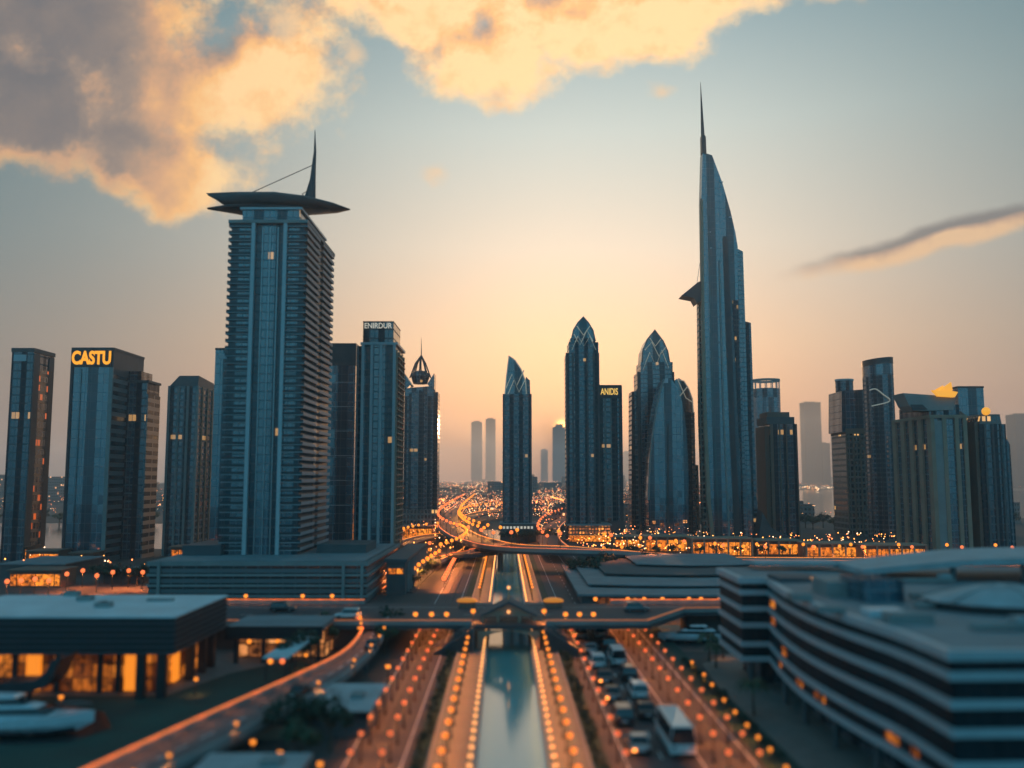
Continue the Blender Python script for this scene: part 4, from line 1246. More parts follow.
# swept dark canopy before the pavilion
r = thing('swept_canopy', 'dark swept canopy curling up like a whale tail in front of the glowing pavilion', 'canopy', tuple(G(20, 700, 0)))
ox, oy, _ = r.location
cv = [(-6, 685), (0, 683), (20, 683), (36, 680), (45, 672), (50, 662), (58, 657), (62, 658), (56, 668), (52, 678), (44, 688), (30, 692), (0, 692), (-6, 692)]
MB().ext([(XZ(x, y, 119)[0] - ox, XZ(x, y, 119)[1]) for x, y in cv], 119 - oy, 123.5 - oy).build('shell', M['metal_dark'], r)
for x in (2, 30):
    MB().cyl(XZ(x, 690, 121)[0] - ox, 121 - oy, 0, 2.4, .3, n=8).build('post', M['metal_dark'], r)

# ------------------------------------------------------------------ flat roofed sheds by the ramp
def shed(name, label, p, wx, wy, h, roofm):
    r = thing(name, label, 'building', (p.x, p.y, 0))
    MB().box(-wx / 2, wx / 2, -wy / 2, wy / 2, 0, h).build('wall', M['concrete_dark'], r)
    MB().box(-wx / 2 - .3, wx / 2 + .3, -wy / 2 - .3, wy / 2 + .3, h, h + .35).build('roof', roofm, r)
    MB().box(-wx / 2 - .34, wx / 2 + .34, -wy / 2 - .34, -wy / 2 - .29, h - .5, h + .36).build('fascia', M['slat'], r)
    MB().box(wx * .1, wx * .3, -1, 1, h + .35, h + .9).build('roof_unit', M['concrete'], r)
    return r


r = shed('kiosk_building', 'low building with flat pale grey roof in the wedge between ramp and boulevard', G(346, 697, 2.9), 7.6, 14, 2.6, M['roof_mid'])
r = shed('kiosk_building', 'bluish flat roofed shed by the lower end of the ramp road, near the dark trees', G(252, 764, 2.9), 9.5, 6, 2.6, M['roof_mid'])
tag(MB().box(-2.6, 2.6, -.12, .12, 0, 1.5).build('lit_fence', M['stone'], loc=tuple(G(262, 739, 0))), 'short wall glowing in lamp light beside the bluish shed', 'wall')

# ------------------------------------------------------------------ grey stepped hall behind the bridge
r = thing('stepped_hall', 'sprawling grey hall of low stepped curved roofs beyond the traffic bridge', 'building', (38, 235, 0))
o = (38, 235, 0)


def curved_roof(name, x0, x1, y0, y1, z0, z1, bulge, m_):
    L_, R_ = [], []
    for i in range(13):
        t = i / 12
        x = x0 + (x1 - x0) * t
        R_.append((x, y0 - bulge * math.sin(math.pi * t)))
        L_.append((x, y1 - bulge * .4 * math.sin(math.pi * t)))
    return MB().ribbon(L_, R_, z0, z1).build(name, m_, r, off=o)


curved_roof('wall', 16.5, 62, 216, 292, 0, 2.5, 1, M['concrete_dark'])
curved_roof('roof', 15.5, 63, 214.5, 292, 2.5, 3.0, 1.5, M['roof_grey'])
curved_roof('upper_roof', 19, 66, 228, 292, 3.5, 3.8, 3, M['roof_grey'])
curved_roof('upper_wall', 20, 65, 230, 291, 3.0, 3.5, 3, M['slat'])
curved_roof('upper_roof', 25, 68, 246, 296, 4.3, 4.6, 4, M['concrete_dark'])
curved_roof('upper_wall', 26, 67, 248, 295, 3.8, 4.3, 4, M['roof_dark'])
curved_roof('upper_roof', 36, 70, 264, 300, 5.1, 5.4, 4, M['roof_grey'])
curved_roof('upper_wall', 37, 69, 266, 299, 4.6, 5.1, 4, M['slat'])
for i in range(7):
    x = 20 + i * 6
    MB().box(x, x + 3.2, 215.2, 215.5, .4, 2.1).build('shop_window', M['lit_soft'], r, off=o)

# amber arcades along the far embankment
arcs = [(614, 640, 395, 4.5, 'amber arcade by the stone podium of the leaf-crowned tower'), (645, 690, 372, 6, 'amber lit arcade in front of the bowed glass tower'),
        (692, 752, 352, 6.5, 'longest amber lit arcade, at the foot of the blade tower'), (757, 800, 356, 5.5, 'amber lit arcade before the skirt roof'),
        (806, 858, 346, 5, 'dim amber arcade over the banded office roof, west part'), (864, 926, 338, 5, 'dim amber arcade in front of the broad stone tower')]
for a, c, D, hh, lab in arcs:
    r, w, h = tower('arcade', lab, a, c, D, 0, 10, None, cat='arcade', ztop=hh)
    MB().box(-w / 2, w / 2, -5, 5, 0, hh).build('wall', M['stone_dark'], r)
    MB().box(-w / 2 + .4, w / 2 - .4, -5.2, -4.9, .4, hh - 1.2).build('lit_front', M['lit_far'], r)
    MB().box(-w / 2 - .4, w / 2 + .4, -6.4, 5.4, hh, hh + .5).build('roof', M['stone'], r)
    n = int(w / 4)
    for i in range(n + 1):
        MB().box(-w / 2 + i * w / n - .3, -w / 2 + i * w / n + .3, -6.2, -5.6, 0, hh).build('column', M['stone'], r)
arcl = [(2, 26, 330, 5, 'amber lit shop row at the foot of the slim dark tower'), (27, 58, 318, 4.5, 'amber shop row between the slim tower and the sign tower'),
        (70, 92, 310, 4.5, 'amber shop row below the tower with orange letters'), (8, 60, 252, 4.5, 'wide amber shop row behind the slatted pavilion roof'),
        (402, 432, 430, 7, 'bright amber arcade at the foot of the lattice domed tower'), (170, 214, 330, 5, 'amber lit shop row at the foot of the ribbed tower')]
for a, c, D, hh, lab in arcl:
    r, w, h = tower('shop_row', lab, a, c, D, 0, 9, None, cat='arcade', ztop=hh)
    MB().box(-w / 2, w / 2, -4, 4.5, 0, hh).build('wall', M['stone_dark'], r)
    MB().box(-w / 2 + .4, w / 2 - .4, -4.2, -3.9, .4, hh - .9).build('lit_front', M['lit_far'], r)
    MB().box(-w / 2 - .4, w / 2 + .4, -5.4, 4.9, hh, hh + .4).build('roof', M['stone_dark'], r)
for a, c, D, hh, dep, lab in ((0, 64, 275, 4, 26, 'wide grey roofed hall left of the palm trees, behind the pavilion'), (100, 140, 262, 3.2, 12, 'small flat roofed block half hidden by the dark trees')):
    r, w, h = tower('flat_roofed_hall', lab, a, c, D, 0, dep, None, cat='building', ztop=hh)
    MB().box(-w / 2, w / 2, -dep / 2, dep / 2, 0, hh).build('wall', M['concrete_dark'], r)
    MB().box(-w / 2 - .5, w / 2 + .5, -dep / 2 - .5, dep / 2 + .5, hh, hh + .4).build('roof', M['roof_grey'], r)

# ------------------------------------------------------------------ gabled pavilion on the bridge
r = thing('bridge_pavilion', 'small dark gabled pavilion over the canal in the middle of the bridge', 'pavilion', (-.6, 166, BZ))
MB().ext([(-5.2, 1.3), (0, 3.75), (5.2, 1.3), (4.8, 1.2), (0, 3.3), (-4.8, 1.2)], -3.4, 3.4).build('gable_roof', M['roof_dark'], r)
MB().ext([(-4.5, 1.25), (0, 3.2), (4.5, 1.25)], -2.9, -2.6).build('gable_wall', M['stone'], r)
for x in (-4.6, -1.9, 1.9, 4.6):
    for y in (-2.8, 2.8):
        MB().box(x - .22, x + .22, y - .22, y + .22, 0, 1.35).build('post', M['stone'], r)
MB().cyl(0, 0, 3.6, 5.6, .12, .04, 6).build('finial', M['gold'], r)
MB().ball(0, 0, 5.75, .3, n=8, k=5).build('finial_lamp', M['warm'], r)
MB().ball(0, -3.2, 1.9, .28, n=8, k=5).build('gable_lamp', M['warm'], r)
ar = []
for i in range(13):
    t = math.pi * i / 12
    ar.append((-4.4 * math.cos(t), -2.6 + 1.7 * math.sin(t)))
MB().ext([(-5.4, -.92)] + [(-5.4, -4.3), (-4.6, -4.3)] + ar + [(4.6, -4.3), (5.4, -4.3), (5.4, -.92)], -6.5, -5.5).build('arch', M['stone'], r)
for s_, lab in ((-1, 'stone stair with lit handrails descending from the bridge to the western promenade'), (1, 'stone stair with lit handrails descending from the bridge to the eastern promenade')):
    r = thing('bridge_stair', lab, 'stair', (s_ * 6.3 - .5, 160, 0))
    b = MB()
    for i in range(16):
        zz = BZ - (i + 1) * .25
        b.box(s_ * i * .42 - .3, s_ * i * .42 + .3, -3.2, -.2, 0 if zz > .3 else 0, max(zz, .3))
    b.build('steps', M['concrete_dark'], r)
    for y in (-3.35, -.1):
        MB().tube([(0, y, BZ + .5), (s_ * 6.5, y, 1.4)], .06, 6).build('handrail', M['metal'], r)
# ------------------------------------------------------------------ lamps
def spot(parent, z, energy, colour, size=150):
    ld = bpy.data.lights.new('lamp light', 'SPOT')
    ld.energy = energy; ld.color = colour
    ld.spot_size = R(size); ld.spot_blend = .6
    ld.shadow_soft_size = .2
    o = bpy.data.objects.new('lamp_light', ld)
    col.objects.link(o); o.parent = parent; o.location = (0, 0, z)
    return o


def make_lamp(name, h, rad, gm, energy, colour, cone=150):
    r = thing(name, '', 'street lamp')
    MB().cyl(0, 0, 0, h - rad, .09, .06, 7).build('pole', M['pole'], r)
    MB().cyl(0, 0, 0, .35, .2, .14, 8).build('foot', M['pole'], r)
    MB().ball(0, 0, h, rad, n=10, k=6).build('globe', gm, r)
    MB().cyl(0, 0, h + rad * .82, h + rad * 1.1, rad * .6, .05, 8).build('cap', M['pole'], r)
    if energy:
        spot(r, h - rad - .12, energy, colour, cone)
    return r


def put(proto, used, loc, label, group, rz=0.0, cat=None):
    o = proto if not used[0] else copy_tree(proto)
    used[0] = True
    o.location = loc
    o.rotation_euler.z = rz
    tag(o, label, cat, group)
    return o


lamp_o = make_lamp('street_lamp', 3.0, .24, M['orange'], 900, (1.0, .26, .055), 128); u_o = [False]
lamp_a = make_lamp('promenade_lamp', 3.2, .28, M['amber'], 1150, (1.0, .28, .04), 126); u_a = [False]
lamp_h = make_lamp('garden_lamp', 2.2, .28, M['amber'], 200, (1.0, .30, .05), 115); u_h = [False]

for X, lab in ((-16.0, 'outer western boulevard row'), (-12.9, 'inner western boulevard row'), (11.2, 'row beside the traffic queue, canal side'),
               (21.3, 'row just east of the traffic queue'), (24.4, 'easternmost boulevard row')):
    for k in range(16):
        y = 184.5 - 6.6 * k
        put(lamp_o, u_o, (X + S(y), y, .1), f'orange globe lamp, {ORD[k]} from the bridge in the {lab}', 'orange boulevard lamps')
for X, lab in ((-6.9, 'west'), (5.9, 'east')):
    for k in range(17):
        y = 158 - 5.2 * k
        put(lamp_a, u_a, (X + S(y), y, .55), f'amber lamp, {ORD[k]} before the bridge on the {lab} canal promenade', 'amber canal promenade lamps')
    for k in range(24):
        y = 222 + 6.0 * k
        put(lamp_a, u_a, (X + S(y), y, .55), f'amber lamp, {ORD[k]} beyond the bridge on the {lab} canal promenade', 'amber canal promenade lamps')
# low edge lights of the canal
eb = MB()
eb.cyl(0, 0, 0, .30, .12, .10, 7, mi=0)
eb.ball(0, 0, .48, .24, n=8, k=5, mi=1)
edge = eb.build('edge_light', [M['pole'], M['warm']]); u_e = [False]
for X, lab in ((-4.35, 'west'), (4.35, 'east')):
    for k in range(32):
        y = 187 - 3.2 * k
        put(edge, u_e, (X + S(y), y, .68), f'small warm light, {ORD[k]} before the bridge along the {lab} canal edge', 'canal edge lights', cat='edge light')
    for k in range(36):
        y = 217 + 4.0 * k
        put(edge, u_e, (X + S(y), y, .68), f'small warm light, {ORD[k]} beyond the bridge along the {lab} canal edge', 'canal edge lights', cat='edge light')
for k, (px, py) in enumerate([(692, 660), (704, 672), (712, 682), (724, 697), (735, 709), (747, 722), (758, 734), (770, 746), (786, 764)]):
    p = G(px, py, 2.2)
    c = put(lamp_h, u_h, (p.x, p.y, 0), f'amber garden lamp, {ORD[k]} from the bridge along the hedge by the curved office', 'amber lamps along the east hedge')
    c.scale = (.78, .78, .85)
c = None
for px, py, lab in ((388, 668, 'bright amber garden lamp on the grass between ramp road and western boulevard'), (306, 655, 'amber garden lamp among the dark trees inside the ramp curve'),
                    (723, 645, 'bright amber lamp below the palm at the curved office forecourt'), (280, 753, 'amber lamp by the bluish shed roof under the ramp road'),
                    (320, 764, 'orange lamp between the dark trees, nearest the picture bottom'), (253, 742, 'amber lamp against the short glowing wall below the ramp'),
                    (61, 697, 'lone amber lamp on the terrace edge near the moored white yacht'), (196, 679, 'small amber lamp at the lawn edge in front of the slatted pavilion')):
    p = G(px, py, 2.2)
    c = put(lamp_h, u_h, (p.x, p.y, 0), lab, None)
    c.scale = (1.5, 1.5, 1.1) if 'bright' in lab else (1, 1, 1)
# lamps on bridge and ramp
lamp_b = make_lamp('bridge_lamp', 3.0, .42, M['amber'], 1300, (1.0, .28, .045)); u_b = [False]
for k, (px, py, side_) in enumerate([(422, 605, 'west'), (437, 605, 'west'), (451, 605, 'west'), (562, 605, 'east'), (575, 605, 'east'), (588, 605, 'east')]):
    p = G(px, py, BZ + 1.6)
    put(lamp_b, u_b, (p.x, 162.2, BZ - 1.4), f'amber globe lamp, {ORD[(k % 3)]} of three on the {side_} half of the bridge', 'globe lamps on the bridge')
for x, lab in ((-6.9, 'globe lamp at the western corner of the gabled bridge pavilion'), (5.7, 'globe lamp at the eastern corner of the gabled bridge pavilion')):
    put(lamp_b, u_b, (x, 163.2, BZ - 1.0), lab, None)
for k, i in enumerate((8, 13, 18, 23, 28, 33, 37, 41)):
    p = RP[i]
    c = put(lamp_h, u_h, (p.x + .2, p.y, p.z - .2), f'small amber lamp, {ORD[k]} up the outer edge of the curving ramp road', 'lamps on the outer ramp edge'); c.scale = (.75, .75, .8)
for k, i in enumerate((40, 43, 46, 48, 50)):
    p = LP[i]
    put(lamp_h, u_h, (p.x - .2, p.y, p.z - .2), f'amber lamp, {ORD[k]} round the tight inner bend of the ramp road', 'lamps on the inner ramp bend')
for k, (px, lab) in enumerate([(250, 'before the banded podium, western one'), (306, 'before the banded podium, middle one'), (335, 'before the banded podium, eastern one'),
                               (594, 'by the slip lane west of the stepped hall'), (626, 'before the stepped hall, first from the west'), (642, 'before the stepped hall, second from the west'),
                               (660, 'before the stepped hall, third from the west'), (686, 'before the stepped hall, fourth from the west'), (698, 'before the stepped hall, fifth from the west'), (716, 'before the stepped hall, nearest the banded office')]):
    x = (px - 512) / 900 * 188
    put(lamp_b, u_b, (x, 188.5, BZ - 2.2 + (.6 if px < 400 else 0)), f'orange lamp behind the cross road {lab}', None)

# kiosk shapes with glowing roofs, standing in for two amber glows beside the bridge
for x, lab in ((-8.9, 'flat oval kiosk shape standing in for an amber glow at the western bridge end'), (8.2, 'flat oval kiosk shape standing in for an amber glow at the eastern bridge end')):
    r = thing('glow_kiosk', lab, 'kiosk', (x, 182, BZ))
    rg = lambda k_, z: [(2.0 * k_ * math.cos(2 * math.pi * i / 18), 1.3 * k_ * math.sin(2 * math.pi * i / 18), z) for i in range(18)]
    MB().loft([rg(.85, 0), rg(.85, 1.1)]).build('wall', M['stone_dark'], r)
    MB().loft([rg(1, 1.1), rg(1.05, 1.35), rg(.8, 1.7), rg(.3, 1.9)], smooth=True).build('glow_roof', glow_mat('amber glow roof', (1.0, .30, .03), .5) if x < 0 else bpy.data.materials['amber glow roof'], r)

# lamps along the far flyovers, quays and streets
fb = MB()
fb.cyl(0, 0, 0, 5.4, .12, .08, 6, mi=0)
fb.ball(0, 0, 5.7, .62, n=8, k=5, mi=1)
far_a = fb.build('road_lamp', [M['pole'], M['amber']])
spot(far_a, 4.95, 5200, (1.0, .34, .06), 155)
fb2 = MB(); fb2.v, fb2.f, fb2.mi, fb2.sm = list(fb.v), list(fb.f), list(fb.mi), list(fb.sm)
far_w = fb2.build('road_lamp', [M['pole'], M['orange']])
spot(far_w, 4.95, 5200, (1.0, .25, .06), 155)
ua, uw = [False], [False]


def along(path, step):
    out, acc = [], 0
    for a_, c_ in zip(path[:-1], path[1:]):
        ln = (c_ - a_).length
        while acc < ln:
            out.append(a_.lerp(c_, acc / ln)); acc += step
        acc -= ln
    return out


n_far = 0
for path, lab, step, which in ((F1L, 'amber street lamp on the far edge of the long flyover', 17, 1), (F1R, 'orange street lamp on the near edge of the long flyover', 17, 0),
                               (F2R, 'amber street lamp on the slip road by the pond', 13, 1), (F3R, 'orange street lamp on the link road past the annex', 13, 0),
                               (F4R, 'amber street lamp on the small loop road', 9, 1), (F5L, 'orange street lamp on the road behind the curved slim tower', 22, 0)):
    for p in along(path, step):
        if n_far > 205:
            break
        put(far_a if which else far_w, ua if which else uw, (p.x, p.y, p.z), lab, lab.replace('lamp', 'lamps', 1), cat='street lamp')
        n_far += 1
# avenue west of the canal, with trees between the lamps
AV = smooth_path([G(x, y, 0) for x, y in [(404, 589), (416, 579), (426, 571), (436, 564)]])
AV2 = smooth_path([G(x, y, 0) for x, y in [(444, 591), (448, 582), (452, 573), (456, 566)]])
k = 0
for p in along(AV, 5.0)[:24]:
    put(far_a, ua, (p.x - 2 + (k % 2) * 4, p.y, -.6), 'amber lamp among the avenue trees beside the annex', 'amber lamps in the avenue west of the canal', cat='street lamp'); k += 1
for p in along(AV2, 7)[:14]:
    put(far_w, uw, (p.x, p.y, -2.4), 'orange lamp on the median of the far western boulevard', 'orange lamps on the far western boulevard', cat='street lamp')

k = 0
for px, py in [(6, 601), (20, 600), (34, 598), (48, 600), (66, 592), (82, 588), (96, 594), (112, 590), (128, 588), (142, 590)]:
    p = G(px, py)
    put(far_w, uw, (p.x, p.y, -1.0), f'orange street lamp, {ORD[k]} from the west on the street behind the slatted pavilion', 'orange lamps behind the slatted pavilion', cat='street lamp'); k += 1
k = 0
for px, py in [(604, 561), (622, 560), (640, 559), (660, 558), (680, 559), (700, 558.5), (722, 559), (744, 559), (766, 560), (790, 559), (815, 560), (840, 559), (865, 560), (890, 559), (912, 559)]:
    p = G(px, py)
    put(far_a, ua, (p.x, p.y, -1.0), f'amber street lamp, {ORD[k]} from the west along the quay before the amber arcades', 'amber lamps along the arcade quay', cat='street lamp'); k += 1
# ------------------------------------------------------------------ trees and shrubs
def crown_mesh(rx, rz, n, size, seed, clumps=7):
    q = random.Random(seed)
    cl = []
    for i in range(clumps):
        a, e = q.uniform(0, 6.28), q.uniform(-.5, 1)
        rr = q.uniform(.25, .72)
        cl.append((rx * rr * math.cos(a), rx * rr * math.sin(a), rz * e * .6, q.uniform(.34, .55) * rx))
    b = MB()
    for i in range(n):
        cx, cy, cz, cr = q.choice(cl)
        v = Vector((q.gauss(0, 1), q.gauss(0, 1), q.gauss(0, 1))).normalized() * cr * q.uniform(.55, 1.1)
        p = Vector((cx, cy, cz)) + Vector((v.x, v.y, v.z * rz / rx))
        n_ = (v.normalized() + Vector((q.uniform(-.7, .7), q.uniform(-.7, .7), q.uniform(-.2, .9)))).normalized()
        t = n_.cross(Vector((q.random(), q.random(), q.random() + .1))).normalized(); w = n_.cross(t)
        s_ = size * q.uniform(.6, 1.3)
        b.add([p + t * s_, p + w * s_ * .6, p - t * s_, p - w * s_ * .6], [(0, 1, 2, 3)])
    return b


def make_tree(name, h, rx, rz, leaf, seed, n=420, size=.33):
    r = thing(name, '', 'tree')
    b = MB()
    b.tube([(0, 0, -.1), (.05, 0, h * .3), (-.05, .05, h * .62), (0, 0, h * .85)], [.2, .15, .1, .03], 7)
    q = random.Random(seed)
    for i in range(5):
        a = i * 1.256 + q.random()
        b.tube([(0, 0, h * .38), (rx * .4 * math.cos(a), rx * .4 * math.sin(a), h * .6), (rx * .7 * math.cos(a), rx * .7 * math.sin(a), h * .72)], [.09, .05, .02], 5)
    b.build('trunk', M['bark'], r)
    o = crown_mesh(rx, rz, n, size, seed).build('crown', leaf, r, loc=(0, 0, h - rz * .8))
    return r


def make_palm(h, seed):
    r = thing('palm_tree', '', 'palm')
    q = random.Random(seed)
    MB().tube([(0, 0, -.1), (.12, 0, h * .5), (0, .08, h)], [.22, .16, .13], 7).build('trunk', M['bark'], r)
    b = MB()
    for i in range(16):
        a = i * .393 + q.uniform(-.15, .15)
        ln, up = q.uniform(2.0, 2.6), q.uniform(.3, 1.2)
        pts = []
        for j in range(6):
            t = j / 5
            pts.append(Vector((math.cos(a) * ln * t, math.sin(a) * ln * t, h + up * math.sin(t * 2.2) - 1.6 * t * t)))
        nn = Vector((-math.sin(a), math.cos(a), 0))
        for j in range(5):
            w0, w1 = .34 * math.sin(.3 + j / 5 * 2.6), .34 * math.sin(.3 + (j + 1) / 5 * 2.6)
            b.add([pts[j] + nn * w0 - V3(0, 0, w0 * .5), pts[j], pts[j + 1], pts[j + 1] + nn * w1 - V3(0, 0, w1 * .5)], [(0, 1, 2, 3)])
            b.add([pts[j] - nn * w0 - V3(0, 0, w0 * .5), pts[j], pts[j + 1], pts[j + 1] - nn * w1 - V3(0, 0, w1 * .5)], [(3, 2, 1, 0)])
    b.build('crown', M['leaf'], r)
    return r


tA = make_tree('broadleaf_tree', 6.0, 2.6, 2.2, M['leaf_dark'], 3); uA = [False]
tB = make_tree('broadleaf_tree', 5.0, 2.2, 1.7, M['leaf'], 9); uB = [False]
near_trees = [(310, 668, 'dark round tree inside the ramp curve, directly behind the amber garden lamp'), (329, 654, 'dark tree nearest the tight bend of the ramp road'),
              (290, 673, 'dark tree at the lawn edge next to the sloping canopy'), (322, 640, 'dark tree behind the low terrace building, by the ramp top'),
              (392, 640, 'small tree on the grass wedge where ramp meets the bridge'), (385, 655, 'small tree beside the bright amber garden lamp on the wedge'),
              (287, 748, 'dark bushy tree below the ramp, by the bluish shed'), (310, 742, 'largest dark tree in front of the kiosk building'), (330, 752, 'dark tree at the boulevard edge in front of the kiosk building'),
              (300, 772, 'dark tree cut by the picture bottom between shed and boulevard')]
for i, (px, py, lab) in enumerate(near_trees):
    p = G(px, py)
    put(tA if i % 2 == 0 else tB, uA if i % 2 == 0 else uB, (p.x, p.y, 0), lab, 'dark trees near the ramp road', rz=i * 1.3)
mids = [(96, 583), (104, 584), (112, 584), (121, 585), (129, 585), (137, 586), (143, 583)]
for i, (px, py) in enumerate(mids):
    p = G(px, py)
    c = put(tA if i % 2 else tB, uA if i % 2 else uB, (p.x, p.y, 0), f'dark tree, {ORD[i]} from the west in the clump beside the banded podium', 'tree clump beside the podium', rz=i * 1.7)
    c.scale = (1.15, 1.15, 1.0)
r_t = [(573, 578), (580, 580), (587, 577), (594, 581), (601, 577), (609, 575), (618, 573), (640, 571), (652, 571)]
for i, (px, py) in enumerate(r_t):
    p = G(px, py)
    c = put(tA if i % 2 else tB, uA if i % 2 else uB, (p.x, p.y, 0), f'dark tree, {ORD[i]} from the west along the back of the stepped hall', 'trees behind the stepped hall', rz=i * 1.1)
    c.scale = (1.25, 1.25, 1.15)
k = 0
for p in along(AV, 7.5)[:16]:
    c = put(tB, uB, (p.x + 2.4 - (k % 2) * 4.8, p.y + 2, 0), f'small tree, {ORD[k]} up the lamplit avenue beside the annex', 'avenue trees west of the canal', rz=k * .9)
    c.scale = (.8, .8, .75); k += 1
k = 0
for px in (612, 634, 655, 676, 700, 718, 741, 763, 786, 812, 839, 861, 884, 906):
    p = G(px + rnd.uniform(-4, 4), 556.5)
    c = put(tA if k % 2 else tB, uA if k % 2 else uB, (p.x, p.y, 0), f'dark tree, {ORD[k]} from the west on the quay before the amber arcades', 'quay trees before the amber arcades', rz=k * 2.1)
    c.scale = (1.0, 1.0, .8); k += 1
k = 0
for px, py in [(505, 541), (509, 543), (514, 541), (519, 544), (524, 542), (529, 543), (534, 540), (540, 543), (546, 541), (552, 544)]:
    p = G(px, py)
    c = put(tA, uA, (p.x, p.y, 0), f'dark tree, {ORD[k]} from the west round the foot of the curved slim tower', 'trees round the curved slim tower', rz=k * 1.9)
    c.scale = (1.7, 1.7, 1.0); k += 1
for i in range(34):
    px = 700 + i * 9.5
    p = G(px + rnd.uniform(-3, 3), 529 + rnd.uniform(-3, 3))
    c = put(tA if i % 2 else tB, uA if i % 2 else uB, (p.x, p.y, 0), 'tree in the dark belt along the near shore of the right bay', 'belt of trees along the right bay shore', rz=i)
    c.scale = (2.0, 2.0, 1.5)
for i in range(12):
    p = G(-5 + i * 16 + rnd.uniform(-3, 3), 524 + rnd.uniform(-2, 1))
    c = put(tA if i % 2 else tB, uA if i % 2 else uB, (p.x, p.y, 0), 'tree on the far shore of the left bay between the towers', 'trees on the left bay far shore', rz=i)
    c.scale = (2.2, 2.2, 1.5)
pm = make_palm(4.6, 4); up_ = [False]
for i, (px, py, lab) in enumerate([(709, 662, 'palm tree at the end of the east hedge, by the moored yacht'), (716, 668, 'shorter palm tree beside the bright amber forecourt lamp'),
                                   (754, 716, 'palm tree in the shade of the curved office undercroft')]):
    p = G(px, py)
    c = put(pm, up_, (p.x, p.y, 0), lab, None, rz=i)
    c.scale = (1, 1, .9 - .15 * (i == 1))

sr = thing('shrub', '', 'shrub')
MB().tube([(0, 0, -.05), (0, 0, .5)], [.06, .03], 5).build('stem', M['bark'], sr)
crown_mesh(.75, .6, 90, .2, 21, 5).build('foliage', M['leaf_dark'], sr, loc=(0, 0, .65)); us = [False]
for X, lab, y0, n, st in ((-9.8, 'verge between western boulevard and promenade', 183, 30, 3.4), (9.2, 'verge between promenade and traffic queue', 183, 30, 3.4), (28.4, 'hedge line by the curved office', 150, 22, 2.4)):
    for k in range(n):
        y = y0 - st * k
        c = put(sr, us, (X + S(y) + rnd.uniform(-.2, .2), y, .1), f'dark shrub, {ORD[k]} from the bridge on the {lab}', 'clipped shrubs on the verges', rz=k * 1.1)
        q = rnd.uniform(.8, 1.25); c.scale = (q, q, q)

# ------------------------------------------------------------------ vehicles
def paint(name, c, metal=.3):
    m_ = mat(name, c, .32, metal=metal, var=.05, spec=.6)
    m_.node_tree.nodes['Principled BSDF'].inputs['Coat Weight'].default_value = .5
    return m_


P = {'white': paint('white car paint', (.62, .62, .61), 0), 'silver': paint('silver car paint', (.38, .40, .41), .7), 'grey': paint('grey car paint', (.13, .14, .15), .5),
     'black': paint('black car paint', (.014, .016, .018), .3), 'teal': paint('dark teal car paint', (.018, .045, .055), .4)}


